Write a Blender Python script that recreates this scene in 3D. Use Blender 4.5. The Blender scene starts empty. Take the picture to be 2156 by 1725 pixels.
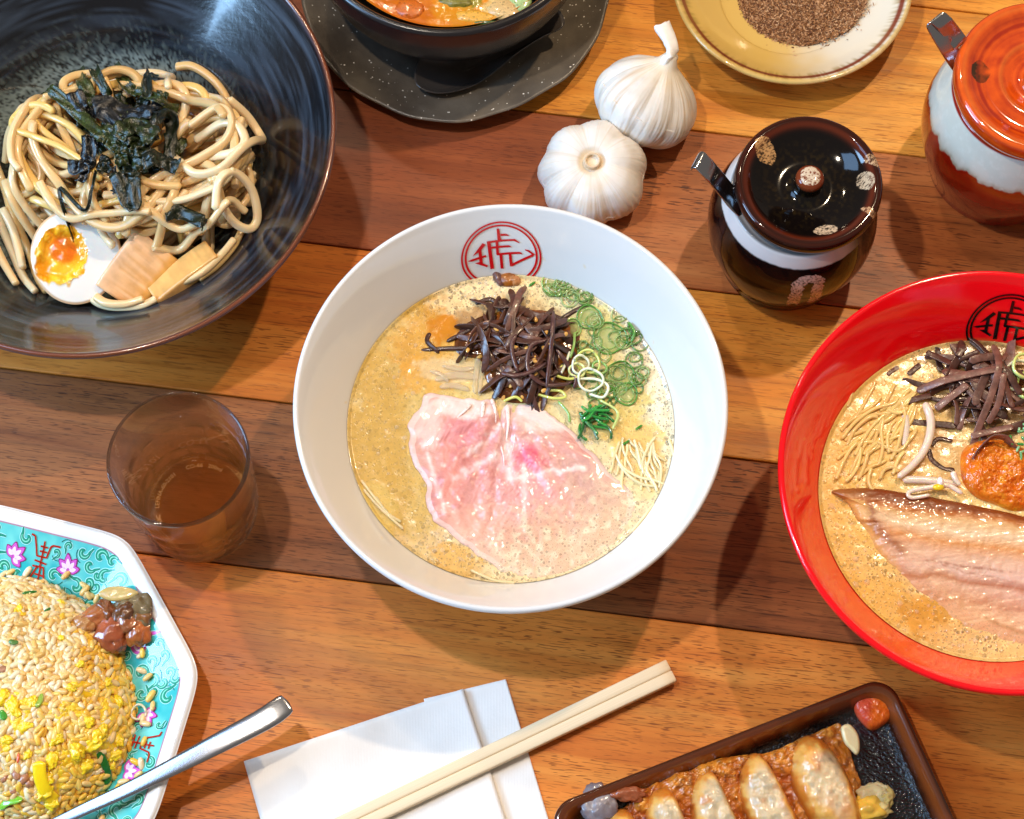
import bpy, math, random
import numpy as np
from math import sin, cos, pi, radians, sqrt
random.seed(7)
RNG = np.random.default_rng(7)
SC = bpy.context.scene
COL = SC.collection

# ---------------------------------------------------------------- camera, world, lamps, exposure
PITCH = radians(20.0)
DIST = 1.115
FPX = 4500.0                      # focal length in pixels of a 2156 px wide picture
CAM = (0.0, -DIST * sin(PITCH), DIST * cos(PITCH))
cd = bpy.data.cameras.new('camera')
cd.sensor_width = 36
cd.lens = 36 * FPX / 2156
cd.clip_start = 0.05
cd.clip_end = 50
cam = bpy.data.objects.new('camera', cd)
cam.location = CAM
cam.rotation_euler = (PITCH, 0, 0)
COL.objects.link(cam)
SC.camera = cam

world = bpy.data.worlds.new('World')
SC.world = world
world.use_nodes = True
bg = world.node_tree.nodes['Background']
bg.inputs[0].default_value = (1.0, 0.88, 0.76, 1)
bg.inputs[1].default_value = 0.22
SC.view_settings.view_transform = 'Standard'
SC.view_settings.look = 'None'
SC.view_settings.exposure = 0.0
SC.view_settings.gamma = 1.0


def lamp(name, kind, loc, tgt, energy, color, **kw):
    ld = bpy.data.lights.new(name, kind)
    ld.energy = energy
    ld.color = color
    for k, v in kw.items():
        setattr(ld, k, v)
    o = bpy.data.objects.new(name, ld)
    o.location = loc
    d = np.array(tgt, float) - np.array(loc, float)
    from mathutils import Vector
    o.rotation_euler = Vector(d).to_track_quat('-Z', 'Y').to_euler()
    COL.objects.link(o)
    return o


# ceiling spots over the table (warm) and the daylight window at its left
WARM = (1.0, 0.80, 0.57)
lamp('ceiling_spot', 'SPOT', (-0.28, 0.03, 1.15), (0.0, 0.0, 0.0), 20.5, (1.0, 0.86, 0.70), spot_size=radians(80), spot_blend=0.6, shadow_soft_size=0.018)
lamp('ceiling_spot', 'SPOT', (0.42, 0.50, 1.10), (0.02, 0.0, 0.0), 27, (1.0, 0.76, 0.50), spot_size=radians(80), spot_blend=0.6, shadow_soft_size=0.016)
lamp('ceiling_spot', 'SPOT', (-0.30, 0.85, 1.30), (0.0, 0.0, 0.0), 15, (1.0, 0.80, 0.56), spot_size=radians(75), spot_blend=0.6, shadow_soft_size=0.03)
lamp('window_light', 'AREA', (-1.25, -0.15, 0.75), (0, 0, 0.02), 24, (0.36, 0.64, 1.0), shape='RECTANGLE', size=0.6, size_y=0.45)

lamp('skylight', 'AREA', (-0.95, 0.08, 1.5), (-0.1, -0.05, 0.0), 10, (0.34, 0.60, 1.0), shape='RECTANGLE', size=0.6, size_y=0.6)


# ---------------------------------------------------------------- placing helpers
def at(px, py, z=0.0):
    """world point at height z seen at overview pixel (px, py)"""
    x = (px - 1078.0) / FPX
    y = -(py - 862.5) / FPX
    dy = y * cos(PITCH) + sin(PITCH)
    dz = y * sin(PITCH) - cos(PITCH)
    t = (z - CAM[2]) / dz
    return np.array([CAM[0] + x * t, CAM[1] + dy * t, z])


def ats(pts, z):
    return np.array([at(p[0], p[1], z) for p in pts])


def S(r, g, b):
    f = lambda c: (c / 255 / 12.92) if c / 255 <= 0.04045 else ((c / 255 + 0.055) / 1.055) ** 2.4
    return np.array([f(r), f(g), f(b)])


# ---------------------------------------------------------------- numpy noise
def _hash(ix, iy, iz, seed):
    h = (ix.astype(np.int64) * 374761393 + iy.astype(np.int64) * 668265263 + iz.astype(np.int64) * 1274126177 + seed * 974634777) & 0xffffffff
    h = ((h ^ (h >> 13)) * 1103515245) & 0xffffffff
    h = ((h ^ (h >> 16)) * 374761393) & 0xffffffff
    h = h ^ (h >> 15)
    return (h & 0xffffff) / float(0xffffff)


def vnoise(x, y, z, seed=0):
    x, y, z = np.broadcast_arrays(np.asarray(x, float), np.asarray(y, float), np.asarray(z, float))
    ix, iy, iz = np.floor(x), np.floor(y), np.floor(z)
    fx, fy, fz = x - ix, y - iy, z - iz
    fx, fy, fz = [f * f * f * (f * (f * 6 - 15) + 10) for f in (fx, fy, fz)]
    r = 0
    for a in (0, 1):
        for b in (0, 1):
            for c in (0, 1):
                w = (fx if a else 1 - fx) * (fy if b else 1 - fy) * (fz if c else 1 - fz)
                r = r + w * _hash(ix + a, iy + b, iz + c, seed)
    return r * 2 - 1


def fbm(x, y, z=0.0, scale=1.0, octv=3, seed=0, gain=0.5):
    s, a, f, t = 0, 1.0, scale, 0
    for k in range(octv):
        s = s + a * vnoise(np.asarray(x) * f + 17.3 * k, np.asarray(y) * f + 5.1 * k, np.asarray(z) * f, seed + k)
        t += a
        a *= gain
        f *= 2.03
    return s / t


def sstep(a, b, x):
    t = np.clip((x - a) / (b - a), 0, 1)
    return t * t * (3 - 2 * t)


def mixc(a, b, t):
    t = np.asarray(t)[..., None]
    return a * (1 - t) + b * t


# ---------------------------------------------------------------- mesh helpers
def thing(name, label, cat, loc=(0, 0, 0), group=None, rot=(0, 0, 0)):
    o = bpy.data.objects.new(name, None)
    o.empty_display_size = 0.01
    o.location = tuple(float(v) for v in loc)
    o.rotation_euler = rot
    COL.objects.link(o)
    o['label'] = label
    o['category'] = cat
    if group:
        o['group'] = group
    return o


def tag(o, label, cat, group=None):
    o['label'] = label
    o['category'] = cat
    if group:
        o['group'] = group
    return o


def mesh_data(name, V, F, mat, smooth=True, col=None, matidx=None):
    me = bpy.data.meshes.new(name)
    V = np.asarray(V, dtype=np.float32)
    if isinstance(F, np.ndarray):
        n, k = F.shape
        me.vertices.add(len(V))
        me.vertices.foreach_set('co', V.ravel())
        me.loops.add(n * k)
        me.loops.foreach_set('vertex_index', F.astype(np.int32).ravel())
        me.polygons.add(n)
        me.polygons.foreach_set('loop_start', np.arange(0, n * k, k, dtype=np.int32))
        me.polygons.foreach_set('loop_total', np.full(n, k, dtype=np.int32))
    else:
        me.from_pydata([tuple(float(c) for c in v) for v in V], [], [tuple(int(i) for i in f) for f in F])
    me.update(calc_edges=True)
    me.polygons.foreach_set('use_smooth', np.full(len(me.polygons), bool(smooth)))
    mats = mat if isinstance(mat, (list, tuple)) else [mat]
    for m in mats:
        me.materials.append(m)
    if matidx is not None:
        me.polygons.foreach_set('material_index', np.asarray(matidx, dtype=np.int32))
    if col is not None:
        c = np.asarray(col, dtype=np.float32)
        if c.ndim == 1:
            c = np.tile(c, (len(V), 1))
        if c.shape[1] == 3:
            c = np.concatenate([c, np.ones((len(c), 1), np.float32)], 1)
        a = me.color_attributes.new('Col', 'FLOAT_COLOR', 'POINT')
        a.data.foreach_set('color', c.ravel())
    me.update()
    return me


def mk(name, V, F, mat, parent=None, smooth=True, col=None, matidx=None, loc=None, kind=None, label=None):
    """one mesh object; with a parent V is in the parent's frame"""
    o = bpy.data.objects.new(name, mesh_data(name, V, F, mat, smooth, col, matidx))
    COL.objects.link(o)
    if parent is not None:
        o.parent = parent
    if loc is not None:
        o.location = tuple(float(v) for v in loc)
    if kind:
        o['kind'] = kind
    if label:
        o['label'] = label
    return o


class Acc:
    def __init__(s):
        s.V, s.F, s.C, s.n = [], [], [], 0

    def add(s, V, F, col=None):
        F = np.asarray(F)
        if F.shape[1] == 3:
            F = np.concatenate([F, F[:, 2:3]], 1)
            s.tri = True
        s.V.append(np.asarray(V))
        s.F.append(F + s.n)
        c = np.asarray(col if col is not None else (1, 1, 1), float)
        if c.ndim == 1:
            c = np.tile(c, (len(V), 1))
        s.C.append(c)
        s.n += len(V)

    def out(s, name, mat, parent=None, **kw):
        V, F, C = np.concatenate(s.V), np.concatenate(s.F), np.concatenate(s.C)
        if getattr(s, 'tri', False):
            F = [tuple(f[:3]) if f[2] == f[3] else tuple(f) for f in F.tolist()]
        return mk(name, V, F, mat, parent, col=C, **kw)


def catmull(P, n, closed=False):
    P = np.asarray(P, float)
    m = len(P)
    if closed:
        u = np.linspace(0, m, n, endpoint=False)
    else:
        u = np.linspace(0, m - 1, n)
    i = np.floor(u).astype(int)
    if not closed:
        i = np.clip(i, 0, m - 2)
    t = (u - i)[:, None]
    if closed:
        g = lambda k: P[(i + k) % m]
        p0, p1, p2, p3 = g(-1), g(0), g(1), g(2)
    else:
        Q = np.concatenate([[2 * P[0] - P[1]], P, [2 * P[-1] - P[-2]]])
        p0, p1, p2, p3 = Q[i], Q[i + 1], Q[i + 2], Q[i + 3]
    return 0.5 * ((2 * p1) + (-p0 + p2) * t + (2 * p0 - 5 * p1 + 4 * p2 - p3) * t ** 2 + (-p0 + 3 * p1 - 3 * p2 + p3) * t ** 3)


def grid_faces(nr, nc, closed_c=True, closed_r=False):
    r = np.arange(nr if closed_r else nr - 1)
    c = np.arange(nc if closed_c else nc - 1)
    R, Cc = np.meshgrid(r, c, indexing='ij')
    a = R * nc + Cc
    b = R * nc + (Cc + 1) % nc
    d = ((R + 1) % nr) * nc + Cc
    e = ((R + 1) % nr) * nc + (Cc + 1) % nc
    return np.stack([a.ravel(), b.ravel(), e.ravel(), d.ravel()], 1)


def lathe(prof, n=96, smooth_n=None, rfun=None):
    """surface of revolution about z; prof = [(r, z)] from the inside/top to the outside"""
    P = np.asarray(prof, float)
    if smooth_n:
        P = catmull(P, smooth_n)
        P[:, 0] = np.maximum(P[:, 0], 1e-6)
    th = np.linspace(0, 2 * pi, n, endpoint=False)
    r = P[:, 0][:, None] * np.ones(n)[None]
    z = P[:, 1][:, None] * np.ones(n)[None]
    if rfun is not None:
        r, z = rfun(r, z, th[None])
    V = np.stack([r * np.cos(th), r * np.sin(th), z], -1).reshape(-1, 3)
    return V, grid_faces(len(P), n)


def tube(P, w, h=None, sides=8, sq=2.0, twist=0.0, cap=0.8, up=None, wfun=None):
    """swept section of half width w and half height h along P; sq > 2 squares the section"""
    P = np.asarray(P, float)
    n = len(P)
    h = w if h is None else h
    T = np.gradient(P, axis=0)
    T /= np.linalg.norm(T, axis=1)[:, None] + 1e-12
    Z = np.array([0, 0, 1.0]) if up is None else np.asarray(up, float)
    if Z.ndim == 1:
        Z = np.tile(Z, (n, 1))
    A = np.cross(T, Z)
    ln = np.linalg.norm(A, axis=1)
    for i in range(n):
        if ln[i] < 1e-3:
            A[i] = A[i - 1] if i else np.array([1.0, 0, 0])
    A /= np.linalg.norm(A, axis=1)[:, None] + 1e-12
    for i in range(1, n):
        if np.dot(A[i], A[i - 1]) < 0:
            A[i] = -A[i]
    B = np.cross(A, T)
    tw = np.linspace(0, twist, n) if np.isscalar(twist) else np.asarray(twist)
    c, s_ = np.cos(tw)[:, None], np.sin(tw)[:, None]
    A, B = A * c + B * s_, -A * s_ + B * c
    u = np.linspace(0, 1, n)
    seg = np.concatenate([[0], np.cumsum(np.linalg.norm(np.diff(P, axis=0), axis=1))])
    L = seg[-1]
    e = cap * max(min(w, h), 1e-5)
    d = np.minimum(seg, L - seg) / e
    sc = np.sqrt(np.clip(1 - (1 - np.clip(d, 0, 1)) ** 2, 0.02, 1)) if cap > 0 else np.ones(n)
    if wfun is not None:
        wf = wfun(u)
    else:
        wf = np.ones(n)
    a = np.linspace(0, 2 * pi, sides, endpoint=False) + pi / sides
    ca, sa = np.cos(a), np.sin(a)
    cx = np.sign(ca) * np.abs(ca) ** (2 / sq)
    sx = np.sign(sa) * np.abs(sa) ** (2 / sq)
    V = P[:, None] + (A[:, None] * (w * cx)[None, :, None] + B[:, None] * (h * sx)[None, :, None]) * (sc * wf)[:, None, None]
    F = grid_faces(n, sides)
    V = V.reshape(-1, 3)
    capf = []
    V = np.concatenate([V, P[:1], P[-1:]])
    i0, i1 = n * sides, n * sides + 1
    for k in range(sides):
        k2 = (k + 1) % sides
        capf.append([i0, k2, k, k])
        capf.append([i1, (n - 1) * sides + k, (n - 1) * sides + k2, (n - 1) * sides + k2])
    # the caps as thin quads (degenerate corner dropped by the caller when it matters)
    F = [tuple(f) for f in F.tolist()] + [tuple(f[:3]) for f in capf]
    return V, F


def fq(F):
    """faces list -> quads array with doubled last corner for triangles (for Acc)"""
    return np.array([tuple(f) if len(f) == 4 else (f[0], f[1], f[2], f[2]) for f in F])


class Acc2(Acc):
    def add(s, V, F, col=None):
        s.tri = True
        if isinstance(F, list):
            F = fq(F)
        Acc.add(s, V, F, col)


_ico = {}


def ico(sub=2):
    if sub not in _ico:
        import bmesh
        bm = bmesh.new()
        bmesh.ops.create_icosphere(bm, subdivisions=sub, radius=1.0)
        V = np.array([v.co[:] for v in bm.verts])
        F = np.array([[v.index for v in f.verts] for f in bm.faces])
        bm.free()
        _ico[sub] = (V, F)
    V, F = _ico[sub]
    return V.copy(), F.copy()


def rotz(V, a):
    c, s_ = cos(a), sin(a)
    V = np.asarray(V, float)
    return np.stack([V[:, 0] * c - V[:, 1] * s_, V[:, 0] * s_ + V[:, 1] * c, V[:, 2]], 1)


def rotm(rx, ry, rz):
    from mathutils import Euler
    return np.array(Euler((rx, ry, rz)).to_matrix())


def slab(outline, th, na=120, nr=24, edge=2.2, ztop=None, bulge=0.0, under=True, center=None):
    """a lying slice: closed outline (n,2), thickness th, rounded edge; returns V, F, u (0 centre .. 1 rim)"""
    O = catmull(outline, na, closed=True)
    c = O.mean(0) if center is None else np.asarray(center, float)
    s_ = np.linspace(0, 1, nr) ** 0.8
    s_[0] = 1e-4
    xy = c + (O - c)[None] * s_[:, None, None]
    prof = (1 - s_ ** (edge * 3)) ** (1 / edge)
    z = (th * prof + bulge * (1 - s_ ** 2))[:, None] * np.ones(na)[None]
    top = np.concatenate([xy, z[..., None]], -1).reshape(-1, 3)
    F = grid_faces(nr, na)
    V = top
    if ztop is not None:
        V = V.copy()
        V[:, 2] += ztop(V[:, 0], V[:, 1]) * np.repeat(prof, na)
    u = np.repeat(s_, na)
    if under:
        b = np.concatenate([O * 1.0, np.zeros((na, 1))], 1)
        b[:, :2] = c + (O - c) * 0.9
        b[:, 2] = -0.0003
        base = (nr - 1) * na
        k = len(V)
        V = np.concatenate([V, b])
        i = np.arange(na)
        j = (i + 1) % na
        F = np.concatenate([F, np.stack([base + i, base + j, k + j, k + i], 1)])
        u = np.concatenate([u, np.ones(na)])
    return V, F, u


class Pile:
    """height map that strands are laid on one after another"""

    def __init__(s, x0, x1, y0, y1, base, cell=0.0008):
        s.c = cell
        s.x0, s.y0 = x0, y0
        s.nx, s.ny = int((x1 - x0) / cell) + 1, int((y1 - y0) / cell) + 1
        X, Y = np.meshgrid(x0 + np.arange(s.nx) * cell, y0 + np.arange(s.ny) * cell, indexing='ij')
        s.H = base(X, Y).astype(float)

    def q(s, x, y):
        i = np.clip(((x - s.x0) / s.c + 0.5).astype(int), 0, s.nx - 1)
        j = np.clip(((y - s.y0) / s.c + 0.5).astype(int), 0, s.ny - 1)
        return s.H[i, j]

    def lay(s, xy, w, h, smooth=0.006, sink=0.25):
        n = len(xy)
        d = np.linalg.norm(np.diff(xy, axis=0), axis=1).mean() + 1e-9
        T = np.gradient(xy, axis=0)
        T /= np.linalg.norm(T, axis=1)[:, None] + 1e-9
        N = np.stack([-T[:, 1], T[:, 0]], 1)
        z = s.q(xy[:, 0], xy[:, 1])
        for k in (-0.7, 0.7):
            z = np.maximum(z, s.q(xy[:, 0] + N[:, 0] * w * k, xy[:, 1] + N[:, 1] * w * k) - 0.15 * h)
        m = max(1, int(smooth / d))
        zp = np.pad(z, m, mode='edge')
        zz = np.max(np.stack([zp[i:i + n] for i in range(0, 2 * m + 1, max(1, m // 2))]), 0) * 0.55 + z * 0.45
        ker = np.hanning(2 * m + 3)[1:-1]
        ker /= ker.sum()
        zz = np.convolve(np.pad(zz, m, mode='edge'), ker, mode='valid')[:n]
        zc = zz + h * (1 - sink)
        r = int(w / s.c) + 1
        ii = ((xy[:, 0] - s.x0) / s.c + 0.5).astype(int)
        jj = ((xy[:, 1] - s.y0) / s.c + 0.5).astype(int)
        for a in range(-r, r + 1):
            for b in range(-r, r + 1):
                dd = sqrt(a * a + b * b) * s.c
                if dd <= w:
                    top = zc + h * sqrt(max(0, 1 - (dd / w) ** 2))
                    I, J = ii + a, jj + b
                    ok = (I >= 0) & (I < s.nx) & (J >= 0) & (J < s.ny)
                    np.maximum.at(s.H, (I[ok], J[ok]), top[ok])
        return np.concatenate([xy, zc[:, None]], 1)


def wander(start, ang, length, step, curv, rng, pull=None, pullk=0.0):
    """random smooth path; curv = rms curvature (1/m); pull(x,y)->heading offset target"""
    n = max(4, int(length / step))
    k = rng.normal(0, curv)
    P = [np.array(start, float)]
    a = ang
    for i in range(n):
        k += rng.normal(0, curv * 0.35) - 0.12 * k
        a += k * step
        if pull is not None:
            d = pull - P[-1]
            dist = np.linalg.norm(d)
            want = math.atan2(d[1], d[0])
            da = (want - a + pi) % (2 * pi) - pi
            a += da * pullk * step * max(0, dist) ** 2
        P.append(P[-1] + step * np.array([cos(a), sin(a)]))
    return np.array(P)


# ---------------------------------------------------------------- material helpers
def new_mat(name):
    m = bpy.data.materials.new(name)
    m.use_nodes = True
    nt = m.node_tree
    nt.nodes.clear()
    out = nt.nodes.new('ShaderNodeOutputMaterial')
    b = nt.nodes.new('ShaderNodeBsdfPrincipled')
    nt.links.new(b.outputs[0], out.inputs[0])
    return m, nt, b


class N:
    """tiny node-graph helper"""

    def __init__(s, nt):
        s.nt = nt

    def n(s, t, **kw):
        o = s.nt.nodes.new(t)
        for k, v in kw.items():
            setattr(o, k, v)
        return o

    def l(s, a, b):
        s.nt.links.new(a, b)

    def coord(s, which='Object', scale=(1, 1, 1), rnd=False):
        tc = s.n('ShaderNodeTexCoord')
        mp = s.n('ShaderNodeMapping')
        mp.inputs['Scale'].default_value = scale
        s.l(tc.outputs[which], mp.inputs[0])
        if rnd:
            oi = s.n('ShaderNodeObjectInfo')
            mu = s.n('ShaderNodeMath', operation='MULTIPLY')
            mu.inputs[1].default_value = 37.7
            s.l(oi.outputs['Random'], mu.inputs[0])
            ad = s.n('ShaderNodeVectorMath', operation='ADD')
            s.l(mp.outputs[0], ad.inputs[0])
            s.l(mu.outputs[0], ad.inputs[1])
            return ad.outputs[0]
        return mp.outputs[0]

    def noise(s, vec, scale, detail=3, rough=0.5, dist=0.0):
        o = s.n('ShaderNodeTexNoise')
        o.inputs['Scale'].default_value = scale
        o.inputs['Detail'].default_value = detail
        o.inputs['Roughness'].default_value = rough
        o.inputs['Distortion'].default_value = dist
        s.l(vec, o.inputs['Vector'])
        return o.outputs['Fac']

    def voro(s, vec, scale, feature='F1', rand=1.0, out='Distance'):
        o = s.n('ShaderNodeTexVoronoi', feature=feature)
        o.inputs['Scale'].default_value = scale
        o.inputs['Randomness'].default_value = rand
        s.l(vec, o.inputs['Vector'])
        return o.outputs[out]

    def ramp(s, fac, pts, interp='LINEAR'):
        o = s.n('ShaderNodeValToRGB')
        o.color_ramp.interpolation = interp
        e = o.color_ramp.elements
        while len(e) < len(pts):
            e.new(0.5)
        for el, (p, c) in zip(e, pts):
            el.position = p
            if np.isscalar(c):
                c = (c, c, c)
            el.color = (float(c[0]), float(c[1]), float(c[2]), 1)
        s.l(fac, o.inputs[0])
        return o.outputs[0]

    def mix(s, fac, a, b, mode='MIX'):
        o = s.n('ShaderNodeMix', data_type='RGBA', blend_type=mode)
        for inp, v in ((o.inputs[0], fac), (o.inputs[6], a), (o.inputs[7], b)):
            if hasattr(v, 'default_value') or hasattr(v, 'is_output'):
                s.l(v, inp)
            elif np.isscalar(v):
                inp.default_value = v
            else:
                inp.default_value = (float(v[0]), float(v[1]), float(v[2]), 1)
        return o.outputs[2]

    def math(s, op, a, b=None, clamp=False):
        o = s.n('ShaderNodeMath', operation=op, use_clamp=clamp)
        for inp, v in ((o.inputs[0], a), (o.inputs[1], b)):
            if v is None:
                continue
            if np.isscalar(v):
                inp.default_value = v
            else:
                s.l(v, inp)
        return o.outputs[0]

    def bump(s, h, strength=0.2, dist=0.001, normal=None):
        o = s.n('ShaderNodeBump')
        o.inputs['Strength'].default_value = strength
        o.inputs['Distance'].default_value = dist
        s.l(h, o.inputs['Height'])
        if normal is not None:
            s.l(normal, o.inputs['Normal'])
        return o.outputs[0]

    def col(s):
        o = s.n('ShaderNodeAttribute', attribute_name='Col')
        return o.outputs['Color'], o.outputs['Alpha']


def simple(name, color=None, rough=0.4, spec=0.5, coat=0.0, metal=0.0, sss=0.0, sss_r=(0.004, 0.002, 0.001),
           trans=0.0, var=0.0, vscale=120, bump=0.0, bscale=600, bdist=0.0004, ior=1.45, vc=False, coat_rough=0.05, alpha=1.0, detail=3):
    """principled material; vc = base colour from the mesh's Col attribute"""
    m, nt, b = new_mat(name)
    g = N(nt)
    co = g.coord('Object')
    if vc:
        base, _ = g.col()
    else:
        rgb = g.n('ShaderNodeRGB')
        rgb.outputs[0].default_value = (float(color[0]), float(color[1]), float(color[2]), 1)
        base = rgb.outputs[0]
    if var:
        nz = g.noise(co, vscale, detail)
        base = g.mix(1.0, base, g.ramp(nz, [(0.25, 1 - var), (0.75, 1 + var * 0.6)]), 'MULTIPLY')
    g.l(base, b.inputs['Base Color'])
    b.inputs['Roughness'].default_value = rough
    b.inputs['Specular IOR Level'].default_value = spec
    b.inputs['Coat Weight'].default_value = coat
    b.inputs['Coat Roughness'].default_value = coat_rough
    b.inputs['Metallic'].default_value = metal
    b.inputs['IOR'].default_value = ior
    b.inputs['Transmission Weight'].default_value = trans
    b.inputs['Alpha'].default_value = alpha
    if sss:
        b.inputs['Subsurface Weight'].default_value = sss
        b.inputs['Subsurface Radius'].default_value = (1.0, 0.5, 0.25)
        b.inputs['Subsurface Scale'].default_value = sss_r[0]
    if bump:
        g.l(g.bump(g.noise(co, bscale, 3), bump, bdist), b.inputs['Normal'])
    return m

# ================================================================ TABLE
def wood(name, c_lo, c_mid, c_hi, pore, pore_amt, gscale=1.0, rough=0.42, line=0.35):
    m, nt, b = new_mat(name)
    g = N(nt)
    v1 = g.coord('Object', (3.2 * gscale, 42 * gscale, 20), True)
    v2 = g.coord('Object', (9 * gscale, 330 * gscale, 60), True)
    v3 = g.coord('Object', (150, 1500, 300), True)
    v4 = g.coord('Object', (14, 20, 14), True)
    n1 = g.noise(v1, 1.0, 5, 0.62, 0.9)
    base = g.ramp(n1, [(0.28, c_lo), (0.5, c_mid), (0.72, c_hi)])
    n4 = g.noise(v4, 1.0, 3)
    base = g.mix(1.0, base, g.ramp(n4, [(0.3, 0.80), (0.7, 1.14)]), 'MULTIPLY')
    n2 = g.noise(v2, 1.0, 4, 0.6)
    base = g.mix(line, base, g.ramp(n2, [(0.32, 0.45), (0.5, 1.0), (0.7, 1.12)]), 'MULTIPLY')
    # pores: short dark dashes
    n3 = g.noise(v3, 1.0, 1, 0.3)
    dens = g.noise(g.coord('Object', (5, 60, 20), True), 1.0, 2)
    thr = g.math('MULTIPLY', g.ramp(dens, [(0.4, 0.35), (0.62, 1.0)]), g.ramp(n3, [(0.585, 0), (0.66, 1)]))
    fac = g.math('MULTIPLY', thr, pore_amt, True)
    base = g.mix(fac, base, pore)
    # scarce long dark flecks
    v5 = g.coord('Object', (36, 900, 100), True)
    n5 = g.noise(v5, 1.0, 2, 0.4)
    f5 = g.math('MULTIPLY', g.ramp(n5, [(0.64, 0), (0.70, 1)]), pore_amt * 0.75, True)
    base = g.mix(f5, base, pore)
    g.l(base, b.inputs['Base Color'])
    rr = g.ramp(n4, [(0.3, rough - 0.05), (0.7, rough + 0.12)])
    g.l(rr, b.inputs['Roughness'])
    b.inputs['Coat Weight'].default_value = 0.04
    b.inputs['Coat Roughness'].default_value = 0.25
    b.inputs['Specular IOR Level'].default_value = 0.25
    h = g.math('SUBTRACT', n2, g.math('MULTIPLY', fac, 0.8))
    g.l(g.bump(h, 0.35, 0.0003), b.inputs['Normal'])
    return m


W_OAK = wood('oak_wood', S(184, 92, 26), S(210, 120, 42), S(228, 148, 64), S(110, 48, 12), 0.75)
W_OAK2 = wood('golden_oak_wood', S(202, 122, 34), S(222, 146, 52), S(236, 170, 76), S(140, 74, 22), 0.7)
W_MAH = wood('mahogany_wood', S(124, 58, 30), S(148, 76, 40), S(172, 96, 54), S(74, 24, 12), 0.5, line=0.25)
W_WAL = wood('walnut_wood', S(122, 64, 30), S(150, 87, 44), S(172, 108, 60), S(54, 22, 10), 0.8, line=0.6)
W_TEAK = wood('brown_walnut_wood', S(148, 80, 38), S(174, 100, 50), S(196, 124, 68), S(78, 36, 16), 0.9, line=0.3)

TA = radians(-7.45)
table = thing('dining_table', 'wooden table top of mixed oak, walnut and mahogany planks under all the dishes', 'table', (0, 0, 0))
table['kind'] = 'structure'
_tb = Acc()
_bx = np.array([[x, y, z] for x in (-0.9, 0.9) for y in (-0.65, 0.65) for z in (-0.03, -0.0085)])
_bf = np.array([[0, 1, 3, 2], [4, 6, 7, 5], [0, 4, 5, 1], [2, 3, 7, 6], [0, 2, 6, 4], [1, 5, 7, 3]])
mk('table_base', rotz(_bx, TA), _bf, simple('table_core', S(40, 18, 8), 0.8), table, smooth=False)


def plank(x0, x1, y0, y1, mat, dz):
    """plank in the table's turned frame, rounded long edges, own origin at its centre"""
    gp = 0.00034
    y0 += gp
    y1 -= gp
    x0 += gp
    x1 -= gp
    r = 0.0009
    sec = [(y0, -0.0084), (y0, -r), (y0 + r * 0.3, -r * 0.3), (y0 + r, 0), (y1 - r, 0), (y1 - r * 0.3, -r * 0.3), (y1, -r), (y1, -0.0084)]
    cx, cy = (x0 + x1) / 2, (y0 + y1) / 2
    V = []
    for xx, dd in ((x0, -r * 0.8), (x0 + r, 0), (x1 - r, 0), (x1, -r * 0.8)):
        for (yy, zz) in sec:
            V.append((xx - cx, yy - cy, zz + (dd if zz > -0.001 else 0)))
    k = len(sec)
    F = [(i * k + j, (i + 1) * k + j, (i + 1) * k + j + 1, i * k + j + 1) for i in range(3) for j in range(k - 1)]
    F += [tuple(range(k)), tuple(range(3 * k + k - 1, 3 * k - 1, -1))]
    o = mk('plank', V, F, mat, table, smooth=False)
    o.rotation_euler = (0, 0, TA)
    c, s_ = cos(TA), sin(TA)
    o.location = (cx * c - cy * s_, cx * s_ + cy * c, dz)


YB = [0.268, 0.1744, 0.0805, -0.0115, -0.1016, -0.1935, -0.285]


def xt(px, py):
    p = at(px, py)
    return p[0] * cos(TA) + p[1] * sin(TA)


rows = [
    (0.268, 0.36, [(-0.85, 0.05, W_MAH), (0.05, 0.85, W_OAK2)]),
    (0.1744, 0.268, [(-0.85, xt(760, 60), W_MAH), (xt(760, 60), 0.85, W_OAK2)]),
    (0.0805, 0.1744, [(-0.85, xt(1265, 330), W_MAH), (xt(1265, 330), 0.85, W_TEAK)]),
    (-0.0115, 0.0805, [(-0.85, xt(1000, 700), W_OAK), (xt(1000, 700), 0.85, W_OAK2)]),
    (-0.1016, -0.0115, [(-0.85, xt(900, 1000), W_WAL), (xt(900, 1000), 0.85, W_WAL)]),
    (-0.255, -0.1016, [(-0.85, 0.85, W_OAK)]),
    (-0.35, -0.255, [(-0.85, 0.1, W_OAK), (0.1, 0.85, W_OAK)]),
]
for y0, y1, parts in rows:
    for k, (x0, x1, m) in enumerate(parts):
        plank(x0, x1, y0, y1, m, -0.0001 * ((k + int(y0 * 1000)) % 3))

# ================================================================ CERAMIC MATERIALS
M_WHITE = simple('white_porcelain', rough=0.07, spec=0.55, coat=0.3, coat_rough=0.03, vc=True)
M_RED = simple('red_glaze', rough=0.10, spec=0.5, coat=0.4, coat_rough=0.04, vc=True)
M_LOGO_R = simple('red_print', S(205, 18, 24), 0.12, 0.5)
M_LOGO_K = simple('black_print', S(14, 8, 10), 0.12, 0.5)
M_GLAZE = simple('painted_glaze', rough=0.10, spec=0.5, coat=0.5, coat_rough=0.05, vc=True)
M_STEEL = simple('polished_steel', S(176, 178, 184), 0.17, metal=1.0, bump=0.15, bscale=900, bdist=0.0001)


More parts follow.
